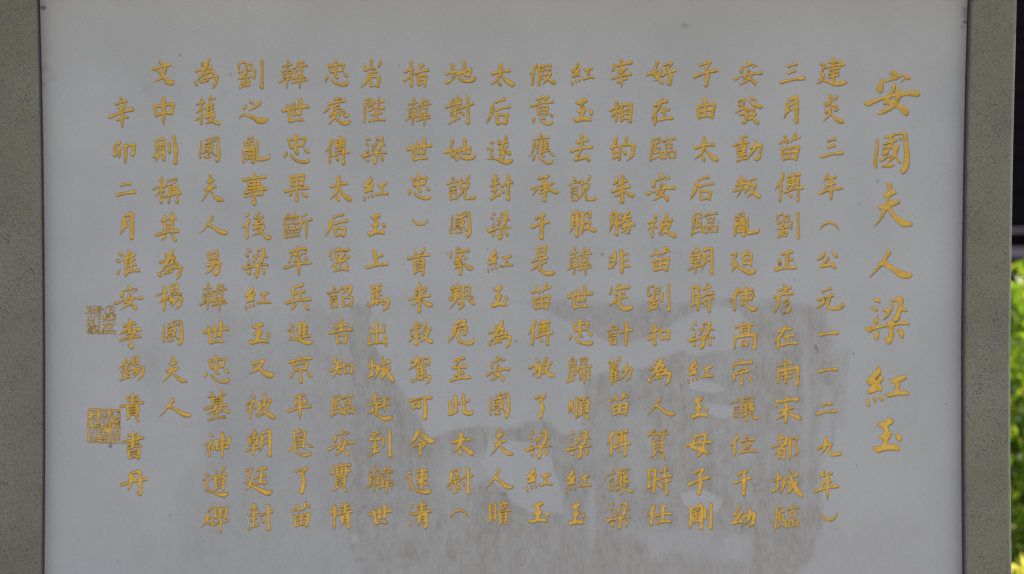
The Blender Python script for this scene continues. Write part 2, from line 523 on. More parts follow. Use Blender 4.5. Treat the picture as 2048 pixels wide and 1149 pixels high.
# ------------------------------------------------------------------ the dark timber building far behind
hall = tag(empty('timber_building', (3.4, 7.0, 0)), 'dark timber building with pale mauve rails standing in shade behind the shrubs', 'building')
def hb(name, mat, *boxes, bev=0.0):
    mb = MB()
    for a, b in boxes: mb.box((a[0] - 3.4, a[1] - 7.0, a[2]), (b[0] - 3.4, b[1] - 7.0, b[2]), bev)
    return mb.build(name, mat, hall)
BX0, BX1, BY = 0.6, 9.0, 7.0
boards = [((BX0, BY + 0.02, 0.02), (BX1, BY + 0.2, 4.6))]
z = 0.05; kz = 0
while z < 4.5:
    boards.append(((BX0, BY - 0.004 * (1 + kz % 3), z), (BX1, BY + 0.02, z + 0.205)))
    z += 0.22; kz += 1
hb('board_wall', M['timber'], *boards)
DB = BY + CAM_D
def zrow(py, d): return CAM_Z + d * (-SP + (574.5 - py) / 1024.0 * HALF * CP) / (CP + (574.5 - py) / 1024.0 * HALF * SP)
for (p0, p1, out) in ((496, 517, 0.30), (544, 562, 0.42), (587, 599, 0.55), (457, 466, 0.16)):
    d = DB - out
    hb('rail', M['ledge'], ((BX0, BY - out, zrow(p1, d)), (BX1, BY - out + 0.09, zrow(p0, d))), bev=0.008)
for x in (1.2, 3.15, 5.2, 7.2):
    hb('rail_post', M['timber'], ((x, BY - 0.5, 0.02), (x + 0.12, BY - 0.10, 1.36)), bev=0.01)
mb = MB()
mb.add([(BX0 - 3.8, -0.9, 4.5), (BX1 - 2.9, -0.9, 4.5), (BX1 - 2.9, 1.6, 5.9), (BX0 - 3.8, 1.6, 5.9),
        (BX0 - 3.8, -0.9, 4.62), (BX1 - 2.9, -0.9, 4.62), (BX1 - 2.9, 1.6, 6.02), (BX0 - 3.8, 1.6, 6.02)],
       [(3, 2, 1, 0), (4, 5, 6, 7), (0, 1, 5, 4), (1, 2, 6, 5), (2, 3, 7, 6), (3, 0, 4, 7)])
mb.build('roof', M['roof'], hall)


# ------------------------------------------------------------------ shrubs
def leaf_cloud(centre, rad, n, size, mat, name, parent, seed, squash=1.0):
    r = np.random.default_rng(seed)
    # clumps, then leaves about each clump
    k = max(8, n // 26)
    u = r.normal(size=(k, 3)); u /= np.linalg.norm(u, axis=1)[:, None]
    cl = u * (r.uniform(0.35, 1.0, k) ** 0.5)[:, None] * np.array(rad)
    cl[:, 2] = np.maximum(cl[:, 2], -rad[2] * 0.95)
    which = r.integers(0, k, n)
    pos = cl[which] + r.normal(size=(n, 3)) * np.array(rad) * 0.14 + np.array(centre)
    d = r.normal(size=(n, 3)) + (cl[which] / np.array(rad)) * 0.9 + np.array([0, 0, 0.35]); d /= np.linalg.norm(d, axis=1)[:, None]
    w = np.cross(d, r.normal(size=(n, 3))); w /= np.linalg.norm(w, axis=1)[:, None]
    nn = np.cross(d, w)
    s = size * r.uniform(0.6, 1.35, n)[:, None]
    A = pos; Bv = pos + d * s * 0.45 + w * s * 0.24 + nn * s * 0.07; Cc = pos + d * s - nn * s * 0.08; D = pos + d * s * 0.45 - w * s * 0.24 + nn * s * 0.07
    mid = pos + d * s * 0.5
    V = np.stack([A, Bv, Cc, D, mid], 1).reshape(-1, 3)
    b = (np.arange(n) * 5)[:, None]
    F = np.concatenate([b + np.array([[0, 1, 4, 4]]), b + np.array([[1, 2, 4, 4]]), b + np.array([[2, 3, 4, 4]]), b + np.array([[3, 0, 4, 4]])])[:, :3]
    return link_mesh(name, V, np.ascontiguousarray(F), mat, parent)


def shrub(name, label, loc, rad, n, size, mat, seed, z0=0.12, group=None, flowers=0):
    t = tag(empty(name, loc), label, 'shrub', group)
    r = random.Random(seed)
    mb = MB()
    for i in range(7):
        a = r.uniform(0, 6.28); q = r.uniform(0.3, 0.85)
        tip = (math.cos(a) * rad[0] * q, math.sin(a) * rad[1] * q, z0 + rad[2] * r.uniform(1.0, 1.7))
        mb.tube([(math.cos(a) * 0.03, math.sin(a) * 0.03, 0), (tip[0] * 0.45, tip[1] * 0.45, tip[2] * 0.5), tip], [0.016, 0.011, 0.004])
    mb.build('stem', M['bark'], t)
    leaf_cloud((0, 0, z0 + rad[2]), rad, n, size, mat, 'foliage', t, seed)
    for i in range(flowers):
        a = r.uniform(0, 6.28); e = r.uniform(-0.2, 0.9)
        c = np.array([math.cos(a) * rad[0] * math.cos(e), math.sin(a) * rad[1] * math.cos(e), z0 + rad[2] * (1 + math.sin(e))])
        vs, fs = [tuple(c)], []
        for p in range(8):
            th = 2 * math.pi * p / 8
            vs.append((c[0] + 0.022 * math.cos(th), c[1] - 0.006, c[2] + 0.022 * math.sin(th)))
        fs = [(0, 1 + p, 1 + (p + 1) % 8) for p in range(8)]
        link_mesh('flower', vs, fs, M['petal'], t)
    return t

shrub('leafy_shrub', 'tall bright green leafy shrub just behind the right stone post', (2.05, 2.95, 0), (0.62, 0.55, 0.60), 5200, 0.075, M['leaf_green'], 3, 0.10)
shrub('yellow_leaved_shrub', 'low pale yellow leaved shrub at the foot of the taller green one', (1.75, 1.75, 0), (0.42, 0.36, 0.235), 2600, 0.055, M['leaf_gold'], 5, 0.02, None, 5)
shrub('broad_leaved_shrub', 'deep green rounded shrub beside the brighter leafy one', (3.3, 3.5, 0), (0.75, 0.6, 0.55), 4200, 0.085, M['leaf_dark'], 8, 0.06)

g = np.random.default_rng(12)
n = 26000
gxp = g.uniform(0.8, 5.0, n); gyp = g.uniform(1.3, 6.6, n)
h = g.uniform(0.05, 0.13, n); a = g.uniform(0, 6.28, n); lx, ly = g.normal(0, 0.03, n), g.normal(0, 0.03, n)
V = np.stack([np.stack([gxp - 0.004 * np.cos(a), gyp - 0.004 * np.sin(a), np.full(n, 0.0)], 1),
              np.stack([gxp + 0.004 * np.cos(a), gyp + 0.004 * np.sin(a), np.full(n, 0.0)], 1),
              np.stack([gxp + lx, gyp + ly, h], 1)], 1).reshape(-1, 3)
gr = link_mesh('grass', V, np.arange(n * 3).reshape(-1, 3), M['leaf_green'])
tag(gr, 'short green grass growing around the shrubs', 'grass', kind='stuff')
# ------------------------------------------------------------------ the carved text
# Every character is written stroke by stroke, on a 0-99 grid that is fitted to its place on the slab.
# h heng, s shu, n needle, p pie, a na, d dot, t rising, z bent, g bent with a hook, w curved hook, c plain curve
GL = {}
def gl(txt):
    for line in txt.strip().splitlines():
        k, v = line.split(':', 1)
        GL[k.strip()] = v.strip()
gl('''
口:s0810 1594,z0910 9208 8092,h1588 8083
言:d4000 6012,h0033 9920,h2546 8040,h2560 8054,s2872 3399,z3073 8067 7897,h3598 7695
安:d4400 5512,s2620 1942,g3226 8018 7036,z4826 4264 5470 8798,p6650 5574 2599,h0070 9942
國:s0818 0588,g3014 9605 9299 8292,h2833 7622,@口33414956,t2775 5662,a5914 6645 8079,p7646 4878,d7114 7824,h2988 6982
夫:h2430 6021,h1057 7044,p4200 4035 2870 0099,a3850 5075 8593 9993
人:p4203 3530 2052 0082,a3435 5270 8095 9986
梁:d2204 3009,d1724 2530,t1855 2637,g5009 7803 7228 6050 5344,p5720 5435 4152,d4226 5030,d7722 9631,h0068 9955,g4845 4999 4092,p2374 1892,d7472 9292
紅:z2702 0833 2432,z3822 2242 0563 3457,d3048 3862,s0475 0297,d1672 2084,d2966 3680,h5634 9224,s7628 7066,h4774 9966
玉:h1612 7304,s4808 4584,h2152 6642,h0192 9281,d7942 9466
建:s5600 5588,z4215 8010 7630,h2834 8922,h4345 7236,h3958 7050,h3972 7063,z1521 2721 1758 2461,p2461 1880 0298,a0978 3588 6697 9988
炎:p3600 3525 2038 0646,d1024 1634,p6206 5020,d3530 6543,d1052 1764,p6450 5262,p3544 2872 0199,a2860 5585 8097 9996
三:h3014 6502,h3048 6037,h0096 9976
年:p3800 3210 2028,h3516 7410,h3442 7034,s3240 2864,h0070 9951,n5616 5699
（:c0099 2038 4812 7530 9999
）:c0000 2262 5090 7872 9900
公:p3804 2532 0155,d7200 9828,z5638 2692 8278,d7062 8899
元:h2118 5202,h0556 5835,p2952 1877 0099,w5040 4080 5595 9088 9563
一:h0085 9912
二:h2718 7404,h0095 9970
九:p3200 3035 2565 0898,h0060 5536,w5534 4678 6095 9090 9773
月:p2820 2555 0189,g5010 9003 9098 7088,h3038 5730,h2860 5551
苗:h0035 4025,s2812 3936,p7800 6820 5138,h7021 9914,s1355 2098,z1857 9447 8296,s5452 5090,h2874 8267,h2294 8290
傅:p3003 2030 0062,s2138 1899,h4414 8806,d7800 8806,s4724 4554,z4925 8318 8150,h5134 8029,h5143 8039,s6404 6454,h3269 9952,g8254 8099 6888,d4872 5887
劉:p2803 0511,s0712 0942,t0942 2533,z3413 5408 5033 4434,s3514 3344,p3143 1860 0270,d3348 5057,h1765 4558,h1778 4471,s2962 2990,d1580 2088,p4576 3888,h0998 4489,s6432 6263,g9000 9399 8090
正:h3214 8102,s6010 5585,h5649 8441,s2145 2690,h0096 9982
彥:d4900 6210,h2521 8713,p7117 4834,d4423 6231,h0243 9930,p2440 2465 0199,p7646 4862,p8260 5077,p8977 7692 4099
在:h1428 7611,p5000 3832 2055 0083,s2150 1899,h4552 8643,s6338 6080,h3485 9976
南:h1027 7318,s4000 4040,s0945 0793,g2246 9634 9398 7590,d3646 4254,p6042 5452,h2662 6855,h2476 6869,s4555 4093
宋:d3600 4711,s1117 0540,g1823 8312 7427,h1857 6845,s4230 3999,p3953 2872 0588,a4450 6572 9988
都:h1919 4812,s3600 3337,h0148 5936,p5910 4540 0581,s2658 2689,z2858 4953 4691,h2873 4569,h2787 4584,n6820 6799,z6820 9513 8438,c8236 9756 9372 7980
城:h0142 2935,s1613 1673,t0079 3160,h3638 8023,p3737 3562 2290,g4250 5947 5479 4674,a5500 6238 7872 9999,p8242 6862 4790,d7012 8020
臨:s0910 0299,z1211 3502 3424,h1528 3423,s2028 1866,z1546 3641 3463,h1566 3462,h0990 3980,d6400 7007,h4617 9405,@口58238646,@口42586390,@口69559987
發:z1617 3507 2840 0064,d1225 2033,d5500 6208,d6505 7213,a4612 6528 9940,z2347 4542 3856,h2464 3960,g2266 4262 3792 2497,z5248 7042 6658,p5246 4862,z5068 7462 6079 4090,a5270 6680 8299
動:h2808 4403,h0038 4928,s3112 3090,s1545 1770,z1646 4340 4064,h1957 4152,h1970 4064,h1582 4374,h1299 4788,p7722 7550 4299,g6048 9739 9082 8294 6990
叛:d1214 2127,p4211 3324,h0842 4431,h0066 5150,p2602 2855 1299,h5818 7708,p5420 5055 3883,z5640 8034 7064 4899,a5656 7275 9996
亂:h2008 3803,d0518 1024,d1815 2422,p3812 3322,z1032 3828 2440,h0545 4040,s0650 0499,g0852 4048 3999 2894,z1456 3052 1868,z1668 3266 1882,h1486 3382,w5219 5282 6288 9082 9865
迫:z0518 2413 1146 2257,p2257 1676 0599,a0262 2572 6899 9988,p6300 5812 5018,s4917 5065,z5018 8014 7768,h5241 7437,h5261 7559
使:p3006 2035 0066,s1842 1899,h3821 8011,s4033 4455,z4234 8427 7553,h4554 7450,p5900 6040 5568 3687,a4158 5572 7895 9988
高:d4000 4710,h0719 8409,s3122 3348,z3223 7018 6847,h3434 6731,h3446 6743,s0655 0299,g1057 9547 9399 7791,@口33686590
宗:d4000 5009,s1517 0840,g2420 9711 8423,h3244 7435,h0863 8047,g4856 4999 3892,p1670 0788 0590,d7864 9684
讓:d2304 3014,h0031 3221,h1743 3038,h1753 3048,@口13623183,d5800 6406,h4311 8404,@口45165832,@口64147930,h4340 8035,h4350 8045,s5534 5455,s6932 6953,h3762 8651,p5860 4876 3586,g5668 5692 4699,a5962 7478 9988,p8060 7071
位:p2803 1735 0058,s1837 1599,d5100 6213,h4034 8723,s5244 5668,p7639 7055 6376,h3287 9979
于:h2317 7503,h0052 9931,g6010 6045 5899 3892
幼:z3002 1036 2638,z4028 2252 0277 3667,d3152 4072,p7810 7448 3699,g4945 9631 9175 7299
子:z2817 7303 5430,g5430 6060 5299 4390,h0064 9937
由:s0638 1499,z1041 9523 8395,s4300 4588,h1967 8356,h1695 8287
太:h0445 7830,p4100 4038 2870 0099,a4145 5870 9095 9990,d3376 4199
后:h4014 8003,p3026 2258 0099,h4344 9932,@口41599599
朝:h1421 4513,s3400 3328,s1133 1659,z1434 4829 4355,h1846 4342,h1858 4354,h0083 4968,s3058 2899,p6220 6455 5293,g6710 9503 9799 8589,h6837 8330,h6756 8249
時:s0915 1176,z1016 3610 3293,h1442 3136,h0080 3168,s7300 7038,h5322 8512,h4249 9933,h4768 9651,g8148 8299 7291,d5664 6679
母:z3911 7902 6868 5099,z3911 2662 5572 9088,h0055 9938,d5028 5840,d4856 5464
剛:s0816 0296,g1018 5503 5399 4391,d1824 2433,p4018 3430,h1744 4536,s3138 3070,s1852 1873,s4448 4370,h1874 4470,s7022 7060,g9400 9699 8190
好:z3500 2455 5292,p5032 4265 2090,t0057 5035,z5813 8803 7228,g7128 8260 7799 6688,h5061 9938
被:d1902 2812,z0239 2826 0072,s1646 1599,d2350 3058,p4430 4660 3592,z4731 8322 7537,s6400 6246,z4950 7643 6570 3996,a5056 6878 9998
扣:h0340 4826,g3000 3299 2089,t0076 4752,@口52289976
為:d2809 3920,p6300 5022 2852 0578,z0739 6924 5543,z4049 8139 7056,g3862 9854 9082 7699,d0072 1086,d2470 2977,d3868 4375,d5165 5772
質:p3400 2006 0809,p0510 0324,h0814 4612,s2614 2728,p8800 7206 6008,p5908 5428,h5914 9910,s7912 7926,s2736 3076,z3037 7431 7276,h3350 7045,h3362 7057,h3275 7170,p3976 2690 0899,d6078 8299
任:p3200 2030 0060,s2136 1899,p8103 6509 4713,h3454 9941,s6910 6684,h4191 9782
宰:d4200 5211,s1219 0540,g2723 9810 8021,h3038 7231,d3640 4048,p6235 5548,h0066 9451,h2880 7267,n5129 4999
相:h0044 3728,s3200 2899,p2945 0680,d3647 4356,s5522 5495,g6018 9812 9599 8492,h5847 8040,h5766 8060,h5589 9283
的:p2605 1631 0052,s0942 1484,z1041 4232 3888,h1662 3658,h1581 3876,p6700 6222 4940,g6131 9729 9370 6899,d5652 6566
朱:p2306 1820 0433,h2234 6515,h0059 7838,g4600 4699 3591,p4453 2870 0878,a4950 6866 9976
勝:p0912 1155 0093,g1208 2905 2999 2091,h1436 2632,h1354 2549,d4306 5018,p7900 7010 6119,h4235 8222,h3653 8136,p6415 5642 3568,a6436 7648 9958,g4969 8160 7789 6099,p6556 5980 4294
非:p2806 2850 1890,h0630 2824,h0353 2747,t0078 4553,s6000 6299,h6221 9015,h6248 8942,h6276 9969
定:d3600 4709,s1417 0639,g3220 8211 6722,h2742 6434,s4638 4580,h4659 7251,p3155 2470 0086,a2269 4585 6899 9989
計:@言00054299,h4943 9931,s7800 7599
勸:h0019 2214,s1109 1724,p4500 3816,h3614 5110,h0828 4024,@口06332047,@口26304044,p1845 1260 0080,s1260 1299,h1557 4250,h1667 4060,h1677 4070,h1588 4379,s2952 2986,p7924 7555 4488,g6050 9840 9272 7688
去:h2731 7819,s5200 5052,h0062 9945,z4756 2195 7484,d6872 8398
說:@言00043999,d4712 5324,p7800 7412 6522,s4730 5054,z4931 7626 7250,h5153 7149,p5554 5072 3795,w6652 6388 7095 9592 9777
服:p1116 1358 0093,g1505 2902 2999 1891,h1437 2732,h1356 2751,n4808 4799,z5010 7903 7625 6922,z5245 7741 7060 5283,a5854 7370 9980
韓:h1222 4315,s3100 2932,s1137 1460,z1338 4532 4058,h1748 4044,h1660 4055,h0075 4762,s3060 2791,p7102 6716 5824,h6711 8807,s8509 8224,h5227 9919,s5836 5953,z5936 8431 8151,h6053 8148,h5562 9256,s6256 6074,h4577 9966,n7756 7399
世:h0048 9930,s4417 4566,s7000 6865,h4467 6761,s2127 2894,h2795 7887
忠:s2015 2642,z2318 8310 7535,h2844 7437,s4800 4657,p1262 0672 0584,w2970 4588 7697 9592 9882,d4758 5668,d7949 9662
歸:p2602 2010,s1214 1450,z1416 3812 3624,h1626 3523,z1436 4032 3748,h1649 3745,s2552 2582,h2765 3861,s1163 1281,t0087 4074,z5507 8201 7824,h5816 7613,h5526 7922,s4638 4454,g5040 9931 9142,s5754 5580,g6054 9346 9077 8171,n7336 7099
順:p0525 0555 0077,s1822 1772,s3807 3594,h5415 9203,p7610 6525,s5728 5872,z5929 9622 9370,h6043 9038,h6056 9051,h6070 9165,p6472 4593,d7674 9799
假:p2700 1728 0056,s1732 1399,s3812 3699,z3914 5308 5134,h4035 5031,h4057 5052,h4076 5070,z6209 8004 7728,h6330 7726,z5851 8044 7268 5099,a6056 7476 9996
意:d4600 5809,h2615 7807,d3516 4024,p6611 5826,h0038 9922,s2842 3367,z3143 7637 7066,h3554 7050,h3566 6962,p1576 0997,w3976 5593 7999 9294 9586,d5373 6182,d8162 9873
應:d4200 5209,h2020 8012,p2222 1853 0079,p4024 3640 2850,s3440 3465,p5221 4636,s4834 4867,d6018 6625,h5033 7428,h5042 7438,h5052 7447,h4963 8056,s6330 6360,p2373 1694,w3674 5592 7699 9093 9384,d5168 5978,d8262 9873
承:z2514 6102 4222,g4222 5050 4699 3690,h3340 5934,h3454 5848,h3070 6160,z0051 2346 0282,p7928 6241,a5938 7258 9970
是:s2610 3138,z2909 6001 5637,h3222 5619,h3237 5633,h0457 6642,s4245 4184,h4365 6457,p2864 1578 0089,a1874 4287 6599 9995
放:d2703 3818,h0050 4834,g3157 4650 4088 2997,p3135 2962 1390,p6800 6219 5136,h5935 8626,p7829 6761 4488,a5142 7073 9993
了:z0219 9506 6024,g5428 7258 5499 1989
遂:d0920 2027,z0047 1845 1270 2178,a0185 3085 6899 9988,d3811 4621,p7100 6814 5922,h4129 7522,p6026 5340 3552,g5042 6166 5687 4681,p5250 4562,p5761 4073,p7535 6448,a6046 7058 8769
封:h0821 3412,s2200 2048,h0043 3831,h0664 3354,s2150 1990,h0098 4180,h4944 9928,g8003 8399 7091,d4956 6171
暗:s0318 0792,z0521 3113 3080,h0949 2845,h0878 2873,d6400 7410,h5118 8710,d5622 6234,p8017 7235,h4350 9940,s5257 5699,z5459 8453 7999,h5774 8070,h5792 7888
地:h0058 3148,s2013 2375,t0199 3372,z3759 8232 7567 6763,s6000 6063,w4740 4575 5790 8889 9763
對:d1421 2030,s2710 3032,s4300 4030,p5409 4828,h0042 5627,d2040 2548,p4634 4044,h1757 5045,h1870 5058,s3546 3391,h1299 5079,h5744 9928,g7803 8199 7089,d5453 6569
她:z2503 1958 4097,p3944 3270 1792,t0061 3948,z4260 8235 7767 7062,s6300 6266,w5040 4776 5890 8890 9867
家:d3000 4511,s0923 0639,g2820 7913 7020,h2536 5729,p4932 4045 1559,g3345 4969 4799 3797,p4057 2065,p4667 2182,p7040 6047,a4852 6565 8477 9978
艱:h0819 4811,s1705 2023,s3400 3322,s1028 1442,z1229 4024 3640,h1541 3538,h0553 4246,h0064 4255,p2723 2565 0499,d3068 3979,z5314 8008 7846,h5630 7626,h5647 7643,s5316 5188,t3799 6382,p8950 7863,a6350 7564 9982
危:p4602 3515 1926,z4009 6902 5523,h2930 6922,p2934 2163 0098,z4341 7236 6761 5657,w4243 4182 5393 8998 9877
至:h2412 7102,z4611 1844 7440,d6124 7543,h2476 6664,s4550 4388,h0098 9983
此:s2713 2786,h2849 4541,s0439 0894,t0098 4381,h6244 8428,w5900 6278 6990 9192 9777
尉:z2013 5002 4227,h2429 4225,p2114 1945 0080,h2845 4337,h2257 4949,g3554 3795 2990,p1772 1490,d4270 5080,h5242 9928,g8100 8499 7191,d5755 6766
指:h0340 3827,g2900 3199 2191,t0076 3952,p6605 7010 8811,s6908 6538,h4448 9930,s5758 6194,z5960 9051 8799,h6374 8670,h6390 8685
首:d3111 4123,p7600 6815 5724,h0038 9924,p5329 4642,s3146 3494,z3348 7540 7199,h3961 6656,h3973 6668,h3589 7083
来:h2724 6916,g4300 4499 3490,d2226 3240,p7017 5838,h0056 8643,p4053 2868 0778,a4748 6668 9980
救:h0434 4221,g2800 3099 2090,d4003 4910,d0549 1258,t0082 2562,p4247 3355,d3458 4268,p6800 6418 5037,h5837 8829,p7931 6966 4393,a5246 7074 9992
駕:p4100 3525 0250,g1719 5212 4637 3533,@口62059828,s4336 4772,h4740 8033,h4851 7845,h4962 7855,s6338 6368,g4973 9767 9484 7799,d1575 2788,d3576 4082,d4874 5380,d6172 6678
可:h0020 9905,s1632 2057,z1933 4925 4551,h2154 4550,g7013 7555 7299 6090
令:p3800 2530 0062,a3503 5820 7740 9942,d3033 5243,z1763 6148 5466,s4455 4399
速:d0713 2018,z0136 1534 1860 2578,a1182 4089 7299 9990,h4312 7906,s6200 5882,s4228 4448,z4329 8024 7545,h4646 7442,p5649 4270,d6250 8266
清:d0408 1417,d0038 1146,t0588 1068,h4015 7808,s5900 5738,h3928 7621,h2047 9934,p4752 4775 4297,g5152 8045 7999 6790,h5065 7360,h5078 7273
岩:s5300 5129,s2014 2334,h2234 6828,p9704 9017 8227,h4246 7939,p4449 2975 0099,@口43549695
陛:s0528 0399,z1010 2603 1824,c1824 3030 2242,s4010 4045,h4226 5521,t2556 5743,p9412 8419 7524,w7000 7136 7945 9444 9937,h3871 8262,s6348 6090,h2797 9890
上:s3800 4683,h4737 7824,h0095 9974
馬:s2309 2662,h2513 6702,h2729 6320,h2845 6437,s4612 4656,g2764 9755 9384 7299,d0066 1380,d2366 2975,d4064 4773,d6061 7574
出:s4700 4990,s2019 2443,h2344 8338,s8608 8538,h0893 9384,s1059 1097,s9358 9599
赶:h1721 4612,s2800 2837,h0145 4836,s3439 3277,h3360 4852,p2057 1668 0079,a1270 4385 7099 9987,h5624 7915,h5150 8838,n6720 6773
到:h0912 4404,z2710 0733 4529,d3519 4433,s2541 2388,h0867 4158,h0097 4178,s6424 6457,g9000 9399 8291
處:h3706 6002,s4804 4517,g1925 7510 6820,p2035 1246 0061,h3536 5229,s4428 4244,h3647 5742,p3450 3064 1878,z2665 4659 3680 2299,a2669 4583 7099 9993,p5754 5867 5276,w6252 7450 7368 8073 9164
傳:p2708 1835 0055,s1842 1795,h4114 8007,s6300 6050,s4220 4440,z4321 8014 7637,h4630 7425,h4639 7534,z4052 7945 7653,h2870 9955,g7553 7799 6891,d4472 5486
密:d4000 5210,s0915 0436,g2715 9709 8421,p7723 5252 1082,w3030 4650 5858 8252 8844,d0937 1550,d4024 4832,d8332 9842,s5662 5791,s3172 3097,h2996 9189,s8970 9295
詔:@言00024599,g5511 9303 8637 7735,p7206 6824 5340,@口55509996
告:p3115 2523 1532,h2731 7620,s5300 5148,h0056 9938,@口27598099
知:p2400 2016 1232,h2125 4814,h0061 4845,p3320 3055 1399,d3361 4678,@口57269976
實:d4500 5509,s1314 0733,g2515 9707 8616,s3322 3246,z3423 8018 7543,h0039 9629,h3246 7642,s5620 5346,s2552 2783,z2754 7249 6983,h3164 6760,h3174 6770,h3084 6780,p3684 2492 1099,d5882 7799
情:p0531 0251,s1809 1799,d2320 3129,h4915 8607,s6800 6640,h4829 8522,h3047 9934,p5552 5575 5097,g5954 8346 8299 7190,h5766 7861,h5779 7774
果:s2409 2944,z2711 8202 7642,h3027 7620,h3144 7638,g5205 5299 4090,h0066 9952,p2670 2186,d7068 9485
斷:z0325 0590 5483,z1508 1220 2219,h1030 2627,z3802 3417 4616,h3328 4823,h1043 5140,z1650 1264 2462,h1076 2673,z3948 3562 4660,h3374 5070,d2214 2820,d4412 5018,d2254 2862,d4452 5060,p8006 7216 5921,p6122 6055 5278,h6238 9928,n8135 8199
率:d4500 5609,h2219 8109,z5315 4230 5630,z6327 4050 6046,d2327 2935,t1751 2540,p8220 7426,d7438 8643,h0071 9955,n5650 5599
兵:p7303 5210 2917,s2915 2763,h3038 7828,s5834 5763,h0073 9957,p4077 3285 1999,d7169 9297
進:d0810 2020,z0041 1939 1365 2376,a0384 3883 7299 9990,p4800 4325 2842,s4323 4384,h4425 7317,h4542 7334,h4558 7251,h4377 8467,s6006 6072
京:d3900 5011,h0224 9709,s2131 2655,z2432 8126 7351,h2854 7049,g5056 5599 4190,p1268 0682 0386,d7860 9878
平:h3212 7202,d2626 3442,p7922 7430 6038,h0066 9946,n5208 5399
息:p4600 4308 3614,s2612 3067,z2914 6911 6470,h3430 6027,h3443 6040,h3456 6053,h3169 6465,p1370 0683 0288,w2671 4188 6899 8894 9083,d7955 9767
之:d3400 4514,d2626 1438,p7110 5528 3052,a0283 1570 4480 7099 9986
事:h0018 9508,s2224 2536,z2425 7221 6734,h2637 6633,z2147 8441 8164,h0661 9949,h0875 8065,g4700 4899 3890
後:p2506 1813 1119,p2730 2045 0065,s2145 2099,z5802 4622 6021,z7018 4249 7042,d6234 7245,p5448 4862 3571,z5060 7555 6675 3693,a5261 6980 8699 9993
又:z1721 5803 4148 0091,a1737 4562 7697 9988
廷:z0513 2507 1245 2253,p2253 1672 0192,a0059 2068 5085 8099 9989,p7603 6006 3918,h3441 7333,s6009 5462,h3366 7459
獲:h0529 3322,s2210 2730,p6000 5218,h5414 7710,h0358 3144,s2238 2299,t0086 3368,p5026 3846,s4541 4470,d5524 6030,h4639 7031,h4650 6843,h4660 6954,h4471 7263,s5932 5869,z3875 7270 5890 3599,a4176 6590 9999
另:s2110 2935,z2412 8300 7629,h2933 7228,g1658 9646 8586 7297 5193,p5838 4870 0199
墓:h1421 4016,s2807 3624,p6700 5822,h5817 8312,s2927 3447,z3228 7022 6645,h3536 6632,h3545 6542,h0063 8549,p4649 3665 0581,a5850 7665 9973,h3478 6370,s4866 4689,h1699 7989
神:d1604 3011,z0243 3032 0173,s1747 1886,d2651 3760,s4528 4961,z4830 9821 8854,h5044 8938,h5158 8653,n7000 6899
道:d0622 1829,z0046 1744 1063 2079,a0784 3789 7199 9991,d4512 5221,p8000 7512 6721,h3138 8624,p6326 5536,s4640 4978,z4841 8036 7780,h5152 7548,h5163 7559,h5076 7671
碑:h2917 4608,p2826 1955 0079,@口24424567,p7000 6609,s5212 5544,z5414 9807 8841,h5628 8823,h5642 8637,s7411 6952,h4369 9953,n7553 7399
文:d2502 4515,h0038 7516,p5524 5045 3675 0099,a1440 4066 7299 9990
中:s0429 1163,z0930 9720 8653,h1260 8351,n4700 4699
則:s1120 1472,z1815 4407 4485,h1634 3630,h1650 3646,h0075 4261,p2073 0891,d3469 4788,s6824 6760,g8601 9540 9699 8391
稱:p3400 2807 1610,h0045 4432,g3014 2999 2090,p2745 2060 0578,d3448 4155,h5213 8302,d4922 5530,d6320 6827,p8312 7522,s6136 5799,z6238 8633 8860,g8860 8899 7991,h6349 8545,h6260 8656,h3876 9960,s7434 7470
其:s3610 3869,s7200 7167,h2627 8717,h4141 6937,h4154 6950,h0077 9962,p4279 3587 2399,d6975 8999
楊:h0043 3829,s2811 2797,p2643 1862 0575,d3248 4056,s5407 5834,z5706 7902 7732,h5919 7615,h5932 7528,h4448 9438,p5849 5060 4166,g5261 9852 9180 7099,p6758 4778,p7856 5490
辛:d4400 5813,h2622 7012,d3724 4436,p6619 5642,h0061 9938,h3273 7862,n5035 5599
卯:p3001 1812 0220,s0522 0862,t0562 2948,p2925 2865 2172,g5120 9712 9259 7752,n5818 5599
淮:d0809 2818,d0038 1843,t0792 2074,p5600 4825 2843,s4329 4299,h4733 8017,h4749 8034,h4666 8456,h4587 9978,s6614 6482
李:h2022 7211,s4800 4643,p4322 2638 0053,a5022 6430 9934,z3150 7242 5459,g5058 5799 3989,h0573 9258
錫:p2911 1833 0051,d3118 4628,h1846 4338,h1160 4352,s2842 2787,d1367 1977,p4264 3676,h1095 4582,s5406 5735,z5605 7601 7532,h5818 7314,h5832 7228,p6038 5450 4658,g5750 9845 9274 7299,p7148 4976,p8347 5690
貴:s3110 3424,z3311 7808 7422,h3524 7321,s5400 5336,h0047 9930,s3145 3479,z3347 7841 7679,h3758 7354,h3768 7464,h3678 7474,p4080 3590 2899,d6377 8199
書:z3010 7806 7624,h0037 9919,h3334 7527,h3246 7538,s5200 5058,h2662 8950,s3170 3799,z3372 8467 7799,h3984 7980,h3998 7694
丹:p3512 3750 2687,g4710 7303 7699 5990,h0059 9937,d4827 5639
''')

